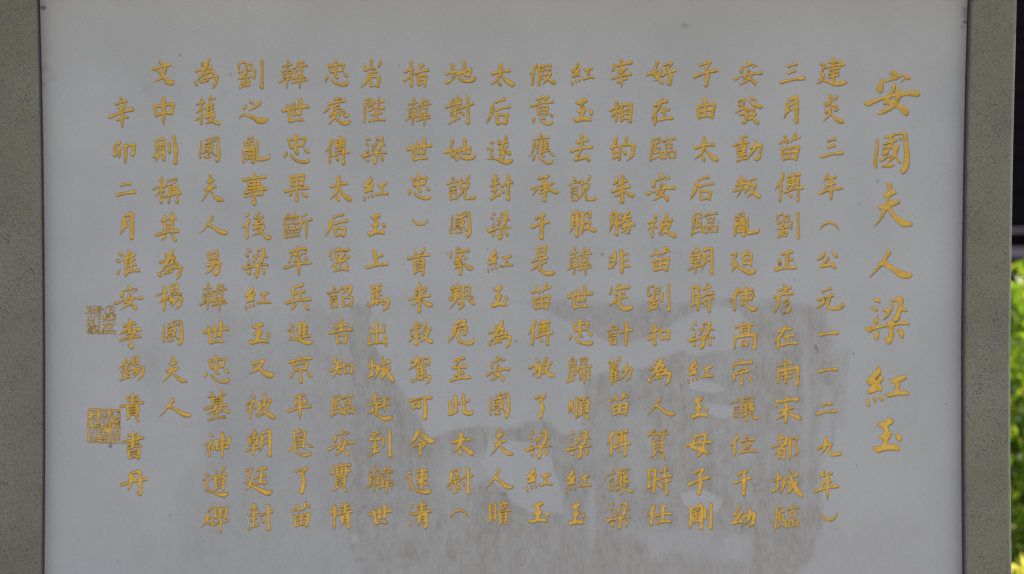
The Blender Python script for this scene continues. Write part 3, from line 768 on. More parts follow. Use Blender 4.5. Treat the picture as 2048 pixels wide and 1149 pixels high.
# places of the characters: blocks of the slab (origin, enlargement of the measuring), then character and box
TILES = [
 ((1200, 110, 3.963), '6:宰 82 32 265 265;相 66 358 262 546;的 76 643 283 853;朱 84 947 278 1185|5:好 361 42 610 250;在 402 336 586 563;臨 390 648 607 853;安 358 945 600 1165|4:子 733 40 942 260;由 756 339 922 514;太 740 646 944 852;后 712 953 905 1160|3:安 1050 50 1290 245;發 1064 327 1294 556;動 1046 632 1293 856;叛 1050 960 1280 1143|2:三 1422 57 1632 236;月 1455 318 1580 549;苗 1412 614 1596 845;傅 1384 931 1621 1172|1:建 1718 18 1966 254;炎 1764 309 1942 551;三 1744 652 1934 824;年 1726 938 1926 1163'),
 ((1200, 400, 3.963), '6:勝 72 82 283 293;非 58 388 245 591;定 64 665 266 887;計 48 965 265 1163|5:被 374 103 610 308;苗 394 366 563 575;劉 368 661 564 893;扣 368 977 562 1160|4:臨 718 91 942 293;朝 690 366 904 599;時 706 656 914 898;梁 686 964 912 1188|3:亂 1056 90 1269 301;迫 1030 393 1244 600;使 1020 679 1257 890;高 1055 962 1248 1195|2:劉 1393 93 1588 315;正 1373 394 1564 574;彥 1370 664 1541 910;在 1375 988 1572 1190|1:（ 1740 168 1897 239;公 1714 410 1889 552;元 1714 688 1941 880;一 1728 1036 1898 1088'),
 ((1200, 690, 3.963), '6:勸 60 92 260 327;苗 70 372 236 568;傅 50 670 250 892|5:為 374 95 572 328;人 374 420 600 567;質 372 667 550 912|4:紅 694 118 908 312;玉 708 411 866 588;母 666 691 896 896|3:宗 1040 105 1218 330;讓 1020 402 1260 614;位 1030 709 1256 887|2:南 1396 100 1588 332;宋 1382 400 1602 630;都 1352 699 1582 928|1:一 1720 175 1888 230;二 1704 450 1884 566;九 1716 726 1922 888'),
 ((1200, 860, 3.976), '6:讓 36 298 266 525;梁 44 573 246 797|5:時 360 281 580 525;任 374 590 573 770|4:子 692 296 880 526;剛 703 578 900 802|3:于 1056 312 1212 532;幼 1038 605 1246 787|2:城 1360 304 1616 543;臨 1382 601 1592 804|1:年 1696 315 1904 566;） 1740 655 1895 732'),
 ((1700, 130, 2.875), '0:安 80 35 406 297;國 132 383 346 634;夫 134 672 360 937'),
 ((1700, 520, 2.875), '0:人 110 -59 358 112;梁 78 207 343 490;紅 92 608 341 848;玉 132 910 300 1113'),
 ((700, 110, 3.963), '12:岩 80 35 255 266;陛 100 328 286 543;梁 83 654 296 872;紅 105 963 312 1163|11:指 418 48 632 262;韓 432 335 648 578;世 440 656 656 849;忠 456 938 643 1156|10:地 752 45 1000 236;對 750 317 988 558;她 738 659 1000 847;說 760 948 1002 1158|9:太 1112 62 1310 258;后 1076 339 1277 562;遂 1080 636 1300 874;封 1103 945 1297 1163|8:假 1418 65 1636 250;意 1423 317 1622 564;應 1413 625 1627 874;承 1428 945 1657 1172|7:紅 1752 55 1942 246;玉 1760 344 1930 543;去 1740 624 1932 853;說 1724 953 1957 1165'),
 ((700, 400, 3.963), '12:玉 133 105 287 289;上 118 394 306 554;馬 130 662 320 888;出 134 962 298 1167|11:） 488 150 624 210;首 446 376 638 608;来 458 649 660 902;救 456 960 664 1160|10:國 791 89 966 307;家 786 372 980 605;艱 776 660 996 876;危 772 943 988 1158|9:梁 1080 92 1280 320;紅 1088 393 1298 580;玉 1110 680 1253 858;為 1090 956 1284 1185|8:于 1428 102 1588 324;是 1428 355 1630 607;苗 1430 655 1598 877;傅 1408 950 1616 1160|7:服 1738 80 1956 303;韓 1714 371 1923 612;世 1712 676 1933 873;忠 1732 944 1930 1160'),
 ((700, 690, 3.963), '12:城 130 84 356 303;赶 132 382 342 608;到 144 672 336 898|11:駕 455 85 644 323;可 457 400 659 600;令 463 670 679 886|10:至 783 90 964 301;此 774 384 980 567;太 798 686 988 882|9:安 1067 93 1266 292;國 1100 376 1271 592;夫 1110 660 1297 884|8:放 1406 94 1624 268;了 1456 385 1560 589;梁 1380 676 1600 908|7:歸 1706 90 1922 325;順 1728 398 1904 600;梁 1703 678 1918 908'),
 ((700, 860, 3.976), '12:韓 122 281 353 512;世 140 588 343 762|11:速 432 299 656 519;清 464 566 653 794|10:尉 760 293 988 519;（ 790 628 951 704|9:人 1080 312 1304 477;暗 1093 564 1286 762|8:紅 1403 296 1616 498;玉 1411 576 1588 748|7:紅 1714 309 1926 509;玉 1730 580 1874 765'),
 ((200, 110, 3.963), '18:辛 63 332 275 585;卯 100 680 288 872;二 118 1003 290 1132|17:文 410 50 598 247;中 416 330 597 563;則 413 635 620 874;稱 410 968 652 1185|16:為 744 28 944 274;獲 748 320 962 562;國 783 650 957 856;夫 802 943 985 1168|15:劉 1085 37 1302 275;之 1096 357 1342 552;亂 1124 643 1352 868;事 1122 936 1329 1200|14:韓 1412 33 1650 278;世 1437 341 1662 544;忠 1453 626 1666 868;果 1452 938 1662 1170|13:忠 1780 42 1974 256;處 1770 332 1994 564;傳 1783 643 1987 878;太 1814 953 2000 1168'),
 ((200, 400, 3.963), '18:月 160 92 274 320;淮 120 394 320 614;安 107 682 342 875;李 148 944 333 1187|17:其 430 98 635 340;為 455 391 657 641;楊 445 658 662 883;國 488 954 664 1160|16:人 782 128 1017 280;另 830 397 965 607;韓 785 654 1012 890;世 808 958 1030 1150|15:後 1116 90 1362 323;梁 1118 380 1341 622;紅 1146 681 1360 876;玉 1173 972 1350 1148|14:斷 1450 90 1688 319;率 1450 362 1681 610;兵 1462 659 1679 884;進 1482 960 1693 1156|13:后 1780 102 1971 302;密 1810 372 1982 577;詔 1793 672 2011 865;告 1808 943 2010 1148'),
 ((200, 690, 3.963), '18:錫 142 82 360 294;貴 150 382 354 615;書 160 686 355 913|17:夫 492 90 697 303;人 466 417 725 578|16:忠 823 80 1031 311;墓 817 358 1032 610;神 822 688 1042 916|15:又 1178 110 1383 267;被 1150 386 1395 594;朝 1146 668 1366 893|14:京 1488 85 1687 312;平 1478 382 1682 596;息 1487 658 1690 893|13:知 1810 98 2014 270;臨 1826 390 2022 580;安 1802 667 2018 886'),
 ((200, 860, 3.976), '18:丹 158 312 383 531|16:道 810 288 1030 540;碑 798 593 1027 830|15:廷 1143 289 1378 526;封 1172 583 1384 808|14:了 1545 290 1655 517;苗 1516 567 1680 780|13:實 1825 257 2003 500;情 1827 570 2017 794'),
]
COLS = {}
for (ox, oy, sc), body in TILES:
    for col in body.split('|'):
        k, items = col.split(':')
        for it in items.split(';'):
            ch, *b = it.split()
            x0, y0, x1, y1 = map(float, b)
            COLS.setdefault(int(k), []).append((ch, ox + x0 / sc, oy + y0 / sc, ox + x1 / sc, oy + y1 / sc))


def strokes_of(ch, box=(0, 0, 99, 99)):
    out = []
    sx, sy = (box[2] - box[0]) / 99.0, (box[3] - box[1]) / 99.0
    for s in GL[ch].split(','):
        if s[0] == '@':
            q = s[2:]
            b = [float(q[i:i + 2]) for i in (0, 2, 4, 6)]
            out += strokes_of(s[1], (box[0] + b[0] * sx, box[1] + b[1] * sy, box[0] + b[2] * sx, box[1] + b[3] * sy))
        else:
            pts = [(box[0] + float(p[:2]) * sx, box[1] + float(p[2:]) * sy) for p in s[1:].split(' ')]
            out.append((s[0], np.array(pts)))
    return out


def catmull(p, n=14):
    if len(p) < 3: return p
    q = np.vstack([2 * p[0] - p[1], p, 2 * p[-1] - p[-2]])
    out = []
    for i in range(1, len(q) - 2):
        for t in np.linspace(0, 1, n, endpoint=False):
            a, b, c, d = q[i - 1], q[i], q[i + 1], q[i + 2]
            out.append(0.5 * (2 * b + (c - a) * t + (2 * a - 5 * b + 4 * c - d) * t * t + (3 * b - a - 3 * c + d) * t ** 3))
    out.append(p[-1])
    return np.array(out)


def resample(p, step=0.55):
    seg = np.hypot(*np.diff(p, axis=0).T)
    s = np.concatenate([[0], np.cumsum(seg)])
    n = max(3, int(s[-1] / step) + 1)
    t = np.linspace(0, s[-1], n)
    return np.stack([np.interp(t, s, p[:, 0]), np.interp(t, s, p[:, 1])], 1), t / max(s[-1], 1e-6), s


def dab(a, b, r):
    n = 6
    t = np.linspace(0, 1, n)[:, None]
    return np.concatenate([a + (b - a) * t, np.full((n, 1), r)], 1)


def brush(kind, pts, w, jit):
    """discs (x, y, r) of one stroke of full width w"""
    out = []
    hw = w / 2
    L = np.sum(np.hypot(*np.diff(pts, axis=0).T))
    if kind in 'padwcn' and len(pts) > 2: pts = catmull(pts)
    if kind == 'h' and len(pts) == 2 and L > 2.5 * w:      # the slight arch of a heng
        d = pts[1] - pts[0]; nrm = np.array([d[1], -d[0]]) / max(L, 1e-6)
        if nrm[1] > 0: nrm = -nrm
        pts = catmull(np.array([pts[0], pts[0] + d * 0.5 + nrm * 0.026 * L, pts[1]]))
    if kind == 's' and len(pts) == 2 and L > 3 * w:
        d = pts[1] - pts[0]; nrm = np.array([d[1], -d[0]]) / max(L, 1e-6)
        pts = catmull(np.array([pts[0], pts[0] + d * 0.5 + nrm * 0.012 * L * jit, pts[1]]))
    corners = pts
    if kind in 'zg' and len(pts) > 2:
        q = [pts[0]]
        for i in range(1, len(pts) - 1):
            a, b, d = pts[i - 1], pts[i], pts[i + 1]
            la, lb = np.hypot(*(a - b)), np.hypot(*(d - b))
            ca, cb = min(0.32 * la, 0.55 * w), min(0.32 * lb, 0.75 * w)
            u, v = b + (a - b) / max(la, 1e-6) * ca, b + (d - b) / max(lb, 1e-6) * cb
            for s in np.linspace(0, 1, 5): q.append((1 - s) ** 2 * u + 2 * s * (1 - s) * b + s * s * v)
        q.append(pts[-1])
        pts = np.array(q)
    p, t, cum = resample(pts)
    I = lambda xs, ys: np.interp(t, xs, ys)
    if kind == 'h':
        r = I([0, .10, .40, .70, .92, 1], [.74, .96, .70, .78, 1.08, .82])
        if L > 1.6 * w:
            out.append(dab(p[0] + np.array([-.10, -.26]) * hw, p[0] + np.array([.55, .30]) * hw, hw * .72))
            out.append(dab(p[-1] + np.array([-.62, -.42]) * hw, p[-1] + np.array([.12, .25]) * hw, hw * .80))
    elif kind == 's':
        r = I([0, .08, .5, .88, 1], [.85, 1.08, .86, .98, .80])
        if L > 1.6 * w:
            out.append(dab(p[0] + np.array([-.45, -.12]) * hw, p[0] + np.array([.25, .42]) * hw, hw * .72))
    elif kind == 'n':
        r = I([0, .08, .5, .8, 1], [.85, 1.1, .90, .78, .06])
        out.append(dab(p[0] + np.array([-.4, -.1]) * hw, p[0] + np.array([.2, .4]) * hw, hw * .72))
    elif kind == 'p':
        r = I([0, .14, .45, .8, 1], [.72, 1.16, .98, .56, .07])
    elif kind == 'a':
        r = I([0, .15, .45, .74, .86, 1], [.40, .55, .90, 1.34, 1.26, .08])
    elif kind == 'd':
        r = I([0, .3, .70, 1], [.30, .82, 1.22, .84])
    elif kind == 't':
        r = I([0, .12, .5, 1], [.85, 1.08, .78, .10])
    elif kind == 'w':
        r = I([0, .1, .4, .75, .88, 1], [.62, .82, .80, 1.12, 1.02, .12])
    elif kind == 'c':
        r = I([0, .2, .5, .8, 1], [.28, .70, .95, .72, .28])
    else:
        cl = np.concatenate([[0], np.cumsum(np.hypot(*np.diff(corners, axis=0).T))])
        c = cl / cl[-1]
        xs, ys = [0.0], [.80]
        m = len(corners)
        pts = corners
        for i in range(1, m - 1):
            if c[i] - .10 > xs[-1]: xs.append(c[i] - .10); ys.append(.74)
            xs.append(max(c[i], xs[-1] + 1e-4)); ys.append(1.12)
            if i < m - 2 or kind == 'z':
                if c[i] + .12 < 1: xs.append(c[i] + .12); ys.append(.92)
            if i + 1 < m - 1 and kind == 'g' and c[i + 1] - c[i] > .35: xs.append((c[i] + c[i + 1]) / 2); ys.append(1.0)
        if kind == 'g':
            ys[-1] = 1.02
            if xs[-1] < .985: xs.append(1.0); ys.append(.12)
            else: ys[-1] = .12
        else:
            end_thin = (pts[-1][0] < pts[-2][0] - 2.2 * w * 0.6) and (pts[-1][1] > pts[-2][1])
            xs.append(1.0); ys.append(.16 if end_thin else .86)
        r = I(xs, ys)
        for i in range(1, m - 1):                            # shoulder of the turn
            out.append(dab(pts[i] + np.array([-.42, -.22]) * hw, pts[i] + np.array([.0, .10]) * hw, hw * .80))
        out.append(dab(p[0] + np.array([-.2, -.2]) * hw, p[0] + np.array([.3, .3]) * hw, hw * .70))
    r = r * hw
    out.append(np.concatenate([p, r[:, None]], 1))
    return np.concatenate(out)


def discs_of(ch, x0, y0, x1, y1, w, seed):
    r = np.random.default_rng(seed)
    st = strokes_of(ch)
    n = len(st)
    f = float(np.clip(1.08 - 0.019 * (n - 4), 0.75, 1.08))
    w = w * f
    jj = [r.normal(0, 0.6, s[1].shape) for s in st]
    wj = [w * r.uniform(0.92, 1.08) for s in st]
    bx = [x0, y0, x1, y1]
    for it in range(4):
        D = []
        for (k, pts), j, ww in zip(st, jj, wj):
            ext = max(np.ptp(pts[:, 0]) * (x1 - x0), np.ptp(pts[:, 1]) * (y1 - y0)) / 99 / max(x1 - x0, y1 - y0)
            ww = ww * (0.86 + 0.30 * min(1, ext / 0.75)) * {'h': 0.92, 't': 0.96, 'g': 1.14, 'a': 1.06}.get(k, 1.0)
            if k in 'sz' and pts[:, 0].max() < 45 and n > 6: ww = ww * 0.92
            q = pts + j
            q = np.stack([bx[0] + q[:, 0] / 99 * (bx[2] - bx[0]), bx[1] + q[:, 1] / 99 * (bx[3] - bx[1])], 1)
            D.append(brush(k, q, ww, 1.0))
        parts, D = D, np.concatenate(D)
        ex = [(D[:, 0] - D[:, 2]).min(), (D[:, 1] - D[:, 2]).min(), (D[:, 0] + D[:, 2]).max(), (D[:, 1] + D[:, 2]).max()]
        bx = [bx[i] + (v - ex[i]) * 0.9 for i, v in enumerate((x0, y0, x1, y1))]
    return parts


def brush_field(parts, X, Y, k):
    """strokes run into one another softly where they meet"""
    out = None
    for D in parts:
        d = field(D, X, Y)
        if out is None: out = d; continue
        h = np.clip(0.5 + 0.5 * (out - d) / k, 0, 1)
        out = out * (1 - h) + d * h - k * h * (1 - h)
    return out


def field(D, X, Y):
    out = np.full(X.shape, 1e3)
    for k in range(0, len(D), 64):
        d = D[k:k + 64]
        out = np.minimum(out, (np.hypot(X[..., None] - d[:, 0], Y[..., None] - d[:, 1]) - d[:, 2]).min(-1))
    return out



# the seven large characters of the title, drawn round as outlines: (origin, enlargement), outlines, openings
TITLE = [
 ((1730, 140, 11.49), ['555 75,640 22,720 40,800 120,990 120,1050 165,1045 215,985 240,920 235,880 270,815 315,850 250,905 195,880 165,800 185,720 245,620 250,560 285,480 285,450 255,490 220,610 175,590 120',
   '375 205,425 250,440 330,415 480,380 540,320 530,270 480,265 410,310 310',
   '620 345,660 320,710 345,710 420,690 490,660 550,720 540,745 430,780 415,825 440,850 510,950 510,1100 475,1220 480,1270 540,1250 610,1180 625,1000 605,870 620,815 680,780 770,850 810,950 860,1010 950,1000 1030,960 1060,890 1045,830 970,750 890,700 875,620 920,520 980,400 1025,270 1030,380 940,480 880,560 820,500 800,440 815,415 770,435 690,340 730,200 790,100 850,10 820,-28 780,0 730,180 690,400 620,500 590,570 520,600 450'],
  ['570 700,620 650,690 630,680 690,620 715']),
 ((1735, 255, 10.94), ['205 250,235 265,248 350,240 560,215 700,218 860,195 905,165 890,130 840,125 750,150 600,175 400,188 300',
   '345 225,400 195,520 150,640 118,780 98,845 105,875 150,885 280,905 420,925 580,930 720,915 850,870 950,780 1040,740 1000,715 930,740 885,775 850,775 780,795 700,795 500,790 350,775 200,760 168,690 172,610 190,545 232,640 250,665 295,640 320,580 345,585 400,605 440,640 385,690 400,700 450,665 530,650 600,690 700,750 780,745 805,680 790,620 690,590 685,540 730,480 775,560 785,592 815,580 850,520 880,330 882,300 855,320 825,420 800,450 750,480 690,520 640,560 560,530 465,490 500,465 580,390 620,320 615,312 560,330 500,308 470,400 410,512 375,480 362,400 392,330 390,308 350,420 325,465 290,460 250,390 248',
   '235 720,300 690,400 640,480 605,515 620,490 660,420 690,350 745,300 755', '690 215,740 230,752 280,720 295,685 270,675 235'], ['370 495,400 475,435 490,400 520,372 515']),
 ((1735, 360, 10.94), ['420 90,445 58,485 48,525 65,538 100,533 220,590 230,630 260,632 300,600 335,520 370,490 400,485 475,600 440,690 452,710 490,680 540,560 585,530 610,550 680,630 770,780 855,960 935,985 975,970 1020,770 1040,700 990,580 880,480 730,437 680,370 790,280 910,190 1000,132 1040,200 930,270 820,325 680,270 660,222 600,240 570,350 550,400 500,410 410,350 370,330 315,430 270,440 180'], []),
 ((1730, 490, 15.32), ['655 165,740 155,790 185,790 250,765 340,690 420,665 480,670 525,800 605,960 715,1100 790,1280 840,1440 890,1440 970,1380 1020,1220 1052,1080 1010,960 945,830 820,700 730,570 655,500 690,400 790,280 900,160 1000,135 990,250 840,400 620,520 440,620 330,645 240'], []),
 ((1722, 585, 10.45), ['275 130,320 122,385 135,408 180,400 238,350 220,300 215,275 180', '212 305,300 305,345 340,340 395,310 405,260 385,230 350', '365 450,372 500,360 560,372 610,350 655,310 668,270 635,245 580,310 545,340 480',
   '600 150,690 140,750 100,820 85,875 110,890 170,880 320,950 350,975 390,950 415,860 405,830 520,780 600,700 640,860 608,960 615,1015 655,1000 690,860 690,700 725,690 900,665 1010,600 1090,545 1090,500 1010,478 935,520 960,560 945,575 850,570 735,460 750,300 790,180 852,120 810,65 735,200 715,380 680,540 670,530 600,580 600,670 610,655 530,700 500,745 390,720 330,775 315,775 215,740 190,690 205,640 200,610 180',
   '610 225,650 220,678 240,665 340,620 440,560 530,490 585,455 590,470 550,525 470,530 420,480 410,448 370,480 335,590 345,605 300', '400 800,380 850,380 940,350 1000,300 995,268 930,280 840,320 828', '738 770,840 768,895 820,900 900,880 970,840 975,810 920,780 840'], []),
 ((1725, 725, 12.09), ['350 92,385 90,440 150,455 220,440 300,330 410,340 425,430 318,480 345,510 400,490 460,440 530,475 610,480 680,460 725,370 705,300 740,210 765,150 785,120 750,115 700,160 640,215 560,130 555,105 480,130 390,230 300,300 210,345 140',
   '630 410,740 405,830 360,950 325,1040 335,1062 375,1040 425,910 490,915 560,890 690,1050 690,1110 740,1125 805,950 808,800 820,620 858,570 830,545 770,580 750,740 745,770 690,782 540,700 490', '380 780,430 785,480 840,512 920,480 942,430 930,400 860', '245 825,300 840,340 910,325 970,290 975,255 930', '100 890,140 890,170 950,185 1040,165 1072,125 1075,92 1040,95 960'], []),
 ((1735, 830, 14.01), ['275 255,400 215,500 140,580 102,670 110,740 160,735 220,690 280,600 340,605 460,655 470,690 510,670 590,600 710,585 830,780 818,860 855,905 930,890 1020,620 1005,460 1030,310 1078,240 1060,160 960,150 890,350 880,410 820,435 740,420 700,350 660,318 610,340 575,440 540,455 480,440 390,360 350,285 300', '790 540,890 545,950 590,965 670,930 750,890 772,840 730,795 650'], []),
]


def poly_field(pts, X, Y):
    d = np.full(X.shape, 1e9); ins = np.zeros(X.shape, bool)
    for i in range(len(pts)):
        a, b = pts[i], pts[(i + 1) % len(pts)]
        e = b - a; l2 = max(e @ e, 1e-9)
        t = np.clip(((X - a[0]) * e[0] + (Y - a[1]) * e[1]) / l2, 0, 1)
        d = np.minimum(d, (X - a[0] - t * e[0]) ** 2 + (Y - a[1] - t * e[1]) ** 2)
        if a[1] != b[1]:
            ins ^= ((a[1] > Y) != (b[1] > Y)) & (X < (b[0] - a[0]) * (Y - a[1]) / (b[1] - a[1]) + a[0])
    return np.where(ins, -1, 1) * np.sqrt(d)


def outline(txt, ox, oy, sc):
    p = np.array([[float(v) for v in q.split()] for q in txt.split(',')]) / sc + np.array([ox, oy])
    n = len(p); out = []
    for i in range(n):
        a, b, c, d = p[i - 1], p[i], p[(i + 1) % n], p[(i + 2) % n]
        for t in (0, .25, .5, .75):
            out.append(b + 0.5 * 0.9 * ((c - a) * t + (2 * a - 5 * b + 4 * c - d) * t * t + (3 * b - a - 3 * c + d) * t ** 3) if False else
                       0.5 * (2 * b + (c - a) * t + (2 * a - 5 * b + 4 * c - d) * t * t + (3 * b - a - 3 * c + d) * t ** 3))
    return np.array(out)


# one distance field for the whole face, on a grid four times finer than the face's own
SUB = 4
STEP = 3.0 / SUB
FX = 60 + STEP * np.arange((nx - 1) * SUB + 1); FY = -260 + STEP * np.arange((ny - 1) * SUB + 1)
SD = np.full((len(FY), len(FX)), 9.0); OWN = np.full(SD.shape, -1, np.int32)
pieces = []                                                  # (column, order)


def stamp(fn, x0, y0, x1, y1, owner, wob=0.4, pad=7):
    i0, i1 = int((x0 - pad - 60) / STEP), int((x1 + pad - 60) / STEP) + 2
    j0, j1 = int((y0 - pad + 260) / STEP), int((y1 + pad + 260) / STEP) + 2
    X, Y = np.meshgrid(FX[i0:i1], FY[j0:j1])
    S = fn(X, Y) + (fbm(X / 3.2, Y / 3.2, owner, 3) - 0.5) * wob
    v = SD[j0:j1, i0:i1]; m = S < v
    v[m] = S[m]; OWN[j0:j1, i0:i1][m] = owner


DRAWN = {}
for ch, ((ox, oy, sc), outs, holes) in zip('安國夫人梁紅玉', TITLE):
    DRAWN[ch] = ([outline(t, ox, oy, sc) for t in outs], [outline(t, ox, oy, sc) for t in holes])

for col in sorted(COLS):
    for i, (ch, x0, y0, x1, y1) in enumerate(COLS[col]):
        owner = len(pieces); pieces.append((col, i))
        if col == 0:
            (ox, oy, sc), outs, holes = TITLE[i]
            po = [outline(t, ox, oy, sc) for t in outs]; ph = [outline(t, ox, oy, sc) for t in holes]
            al = np.concatenate(po)
            def fn(X, Y):
                s = np.minimum.reduce([poly_field(p, X, Y) for p in po])
                for h in ph: s = np.maximum(s, -poly_field(h, X, Y))
                return s
            stamp(fn, *al.min(0), *al.max(0), owner, 0.25)
        elif ch in DRAWN:                                    # the same hand at the small size
            po, ph = DRAWN[ch]
            al = np.concatenate(po); lo, hi = al.min(0), al.max(0)
            k = np.array([x1 - x0 - .4, y1 - y0 - .4]) / (hi - lo)
            f = lambda p: (p - lo) * k + np.array([x0 + .2, y0 + .2])
            qo, qh = [f(p) for p in po], [f(p) for p in ph]
            thin = {'國': -0.30, '紅': -0.10, '人': 0.0, '梁': -0.40}.get(ch, -0.15)
            def fn(X, Y):
                wx = X + (fbm(X / 14, Y / 14, owner + 300, 2) - .5) * 3.2; wy = Y + (fbm(X / 14, Y / 14, owner + 700, 2) - .5) * 3.2
                s = np.minimum.reduce([poly_field(p, wx, wy) for p in qo])
                for h in qh: s = np.maximum(s, -poly_field(h, wx, wy))
                return s + thin
            stamp(fn, x0, y0, x1, y1, owner, 0.35)
        else:
            w = 5.2 if ch in '（）' else 6.6
            D = discs_of(ch, x0 + .3, y0 + .3, x1 - .3, y1 - .3, w, col * 40 + i)
            stamp(lambda X, Y: brush_field(D, X, Y, 0.17 * w), x0, y0, x1, y1, owner)

# the two seals: one cut in lines, one a gold square with the lines left bare
gl('''
印:h0305 4804,h0812 4812,h1019 4819,h0027 4827,s0805 1027,s1727 1741,c0835 0948 1850 2748 2735,h3235 4836,z4538 4245 4848,s4555 4260,z0652 0760 2058,s2852 2562,h1472 4570,c0273 1067 1370,d2560 2866,h0879 3078,h0985 2284,c3075 3872 4478 3884 3080,s0590 0897,h0292 2290,h1597 4897,h3089 4690,d5308 5616,c6416 7004 9004 9812,s8010 8048,c8412 9218 8428,h7030 7630,h7036 7636,h7042 7642,s6420 6425,z5734 5746 6646 6630,z8831 9831 9736,z8838 9738 9746 8846,c5357 7050 9053 9858,c5366 7263 8564 9866,s7557 7568,h6268 9268,s6670 6678,s8570 8480,s7678 7397,h5489 9888,h5497 9897,p6276 5286
白:s0506 0417,s0630 0548,h1408 2509,h1511 2512,h1622 2521,h1625 2526,h1631 2632,s1732 1848,h1840 2738,h1847 3048,s2432 2346,h3706 4204,z3806 3814 4216,h3810 4110,s4908 5018,z5606 6106 6116 5715,h5610 6010,c3654 3628 4220 5820 6228 6255,z4254 4228 5428 5446,h4635 5235,h4641 5241,h4253 5653,s0556 0690,s1258 1384,s1960 1988,s2456 2480,s3056 3078,h0656 1456,h0690 3086,h1893 2896,h3863 4863,s4762 4680,h3770 6073,h4080 6082,h3890 6091,s5190 5194,c7205 7412 9212 9508,s8307 8320,c7150 7122 7819 9019 9524 9550,c7826 8032 8830 9026,c7842 8050 8650 8842,s8243 8249,s7357 7268,h7068 7668,z8258 9258 9268 8268 8258,h6879 7678,s7274 7282,h7088 7687,s7387 7097,h8275 9074,s8880 8896,h8382 9281,h8387 9287,h8392 9292,h8397 9297
''')
def seal_discs(ch, x0, y0, x1, y1, w):
    return np.concatenate([brush(k, np.stack([x0 + q[:, 0] / 99 * (x1 - x0), y0 + q[:, 1] / 99 * (y1 - y0)], 1), w, 0.5) for k, q in strokes_of(ch)])
D1 = seal_discs('印', 172, 611.5, 232, 669, 3.3)
pieces.append((101, 0)); stamp(lambda X, Y: field(D1, X, Y), 171, 610, 234, 671, len(pieces) - 1, 0.7, 3)
D2 = seal_discs('白', 176, 818.5, 241, 887, 2.15)
def sq(X, Y):
    cx, cy, hx, hy, rr = 207.8, 852.6, 33.2, 34.4, 5.0
    xx = X + 0.02 * (Y - cy); yy = Y - 0.035 * (X - cx)
    dx, dy = np.abs(xx - cx) - hx + rr, np.abs(yy - cy) - hy + rr
    box = np.hypot(np.maximum(dx, 0), np.maximum(dy, 0)) + np.minimum(np.maximum(dx, dy), 0) - rr
    box = np.maximum(box, 4.2 - np.hypot(X - 241.5, Y - 884))
    return np.maximum(box, -field(D2, X, Y))
pieces.append((102, 0)); stamp(sq, 173, 816, 243, 889, len(pieces) - 1, 0.7, 3)

# cut the face along the field: strokes sink below it, the paint lies in them
GROOVE = 0.00135
gy_, gx_ = np.gradient(SD, STEP)
gn = np.maximum(np.hypot(gx_, gy_), 0.5)
ins = SD < 0
ink = ins[:-1, :-1] | ins[:-1, 1:] | ins[1:, :-1] | ins[1:, 1:]
touch = np.zeros(SD.shape, bool)                            # corners of ink cells that lie outside: they move onto the outline
touch[:-1, :-1] |= ink; touch[1:, :-1] |= ink; touch[:-1, 1:] |= ink; touch[1:, 1:] |= ink
mv = np.where(touch & ~ins, np.clip(SD / gn, 0, STEP * 1.4), 0)
FX2 = FX[None, :] - gx_ / gn * mv; FY2 = FY[:, None] - gy_ / gn * mv
dep = np.clip(-SD, 0, None)
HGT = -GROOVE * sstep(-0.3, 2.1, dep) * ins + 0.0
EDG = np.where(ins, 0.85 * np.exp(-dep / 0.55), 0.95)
fidx = np.arange(SD.size).reshape(SD.shape)
quad_f = np.stack([fidx[:-1, :-1], fidx[1:, :-1], fidx[1:, 1:], fidx[:-1, 1:]], -1)
own_cell = np.maximum.reduce([np.where(ins[:-1, :-1], OWN[:-1, :-1], -1), np.where(ins[:-1, 1:], OWN[:-1, 1:], -1), np.where(ins[1:, :-1], OWN[1:, :-1], -1), np.where(ins[1:, 1:], OWN[1:, 1:], -1)])


def bil(A, x, y):
    u = np.clip((x - 60) / 3.0, 0, nx - 1.001); v = np.clip((y + 260) / 3.0, 0, ny - 1.001)
    i, j = u.astype(int), v.astype(int); u -= i; v -= j
    return (A[j, i] * (1 - u) + A[j, i + 1] * u) * (1 - v) + (A[j + 1, i] * (1 - u) + A[j + 1, i + 1] * u) * v


# the slab: coarse where it is plain, fine beside the strokes
blk = ink.reshape(ny - 1, SUB, nx - 1, SUB).any((1, 3))
grow = blk.copy()
grow[1:] |= blk[:-1]; grow[:-1] |= blk[1:]; g2 = grow.copy(); grow[:, 1:] |= g2[:, :-1]; grow[:, :-1] |= g2[:, 1:]
cq = np.stack([fidx[:-1:SUB, :-1:SUB][:ny - 1, :nx - 1], fidx[SUB::SUB, :-1:SUB][:ny - 1, :nx - 1], fidx[SUB::SUB, SUB::SUB][:ny - 1, :nx - 1], fidx[:-1:SUB, SUB::SUB][:ny - 1, :nx - 1]], -1)[~grow]
fine = np.repeat(np.repeat(grow, SUB, 0), SUB, 1) & ~ink
quads = np.concatenate([cq, quad_f[fine]])
used = np.unique(quads)
rm = -np.ones(SD.size, np.int64); rm[used] = np.arange(len(used))
quads = rm[quads]
ux, uy = FX2.ravel()[used], FY2.ravel()[used]
verts = P(ux, uy, 0.0)
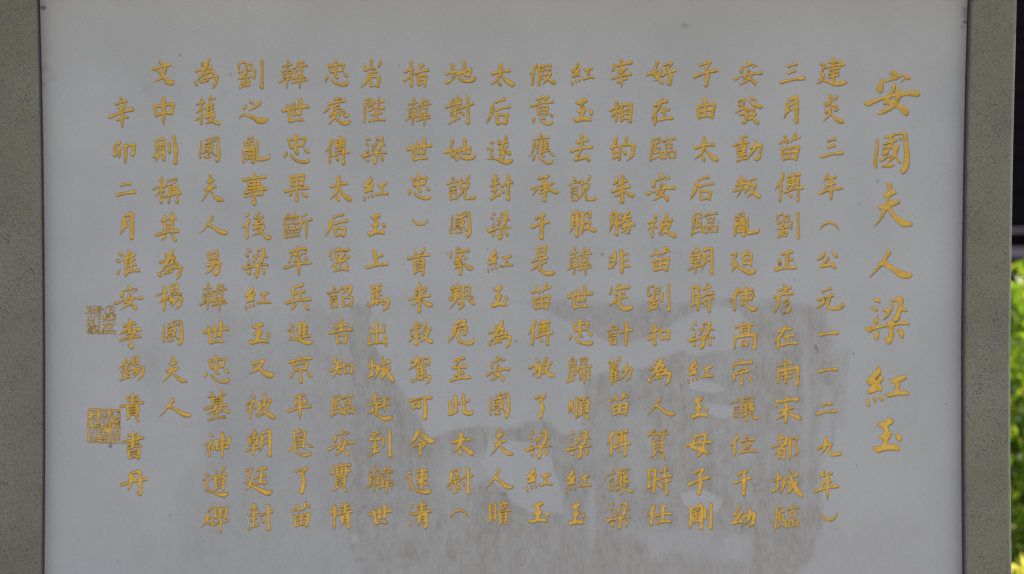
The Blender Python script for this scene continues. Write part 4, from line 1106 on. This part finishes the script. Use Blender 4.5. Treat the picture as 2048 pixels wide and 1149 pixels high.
cor = rm[[fidx[0, 0], fidx[0, -1], fidx[-1, -1], fidx[-1, 0]]]
nb = len(verts)
back = verts[cor].copy(); back[:, 1] = 0.06
verts = np.concatenate([verts, back])
bq = [[cor[k], cor[(k + 1) % 4], nb + (k + 1) % 4, nb + k] for k in range(4)] + [[nb, nb + 1, nb + 2, nb + 3]]
quads = np.concatenate([quads, np.array(bq)])
tablet = link_mesh('tablet_slab', verts, quads, M['tablet'], stele, False,
                   dict(film=np.append(bil(film, ux, uy), np.zeros(4)), grime=np.append(bil(grime, ux, uy), np.zeros(4))))

WORN = [(1652, 598, 5, 3, .8), (1560, 530, 4, 5, .8), (1566, 624, 12, 5, .65), (1575, 612, 4, 10, .45), (1140, 984, 4, 6, .7), (1148, 982, 4, 4, .6), (932, 877, 4, 4, .7), (420, 1046, 2.5, 2.5, .8), (1228, 655, 3, 2, .4), (1754, 776, 2.4, 1.4, .8)]
def paint(name, sel, parent):
    q = quad_f[sel]
    u = np.unique(q)
    r = -np.ones(SD.size, np.int64); r[u] = np.arange(len(u))
    x, y = FX2.ravel()[u], FY2.ravel()[u]
    wv = 0.30 * sstep(0.66, 0.85, fbm(x / 5, y / 5, 9, 3))
    for (mx, my, rx, ry, k) in WORN:
        d = np.hypot((x - mx) / rx, (y - my) / ry) + (fbm(x / 3, y / 3, 5, 3) - .5)
        wv = np.maximum(wv, k * sstep(1.1, 0.4, d))
    W = P(x, y, 0.0); W[:, 1] -= HGT.ravel()[u]
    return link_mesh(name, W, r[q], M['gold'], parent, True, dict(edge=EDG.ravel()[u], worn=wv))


col_of = np.array([p[0] for p in pieces] + [-1])
cell_col = np.where(ink, col_of[own_cell], -1)
title = empty('title_lettering', (0, 0, 0)); title.parent = stele
for k, (col, i) in enumerate(pieces):
    if col == 0: paint('character', ink & (own_cell == k), title)
for col in sorted(set(col_of[:-1]) - {0}):
    paint('seal_lettering' if col == 101 else 'seal_block' if col == 102 else 'column_lettering', cell_col == col, stele)
print('characters', sum(len(v) for v in COLS.values()), 'slab faces', len(quads))
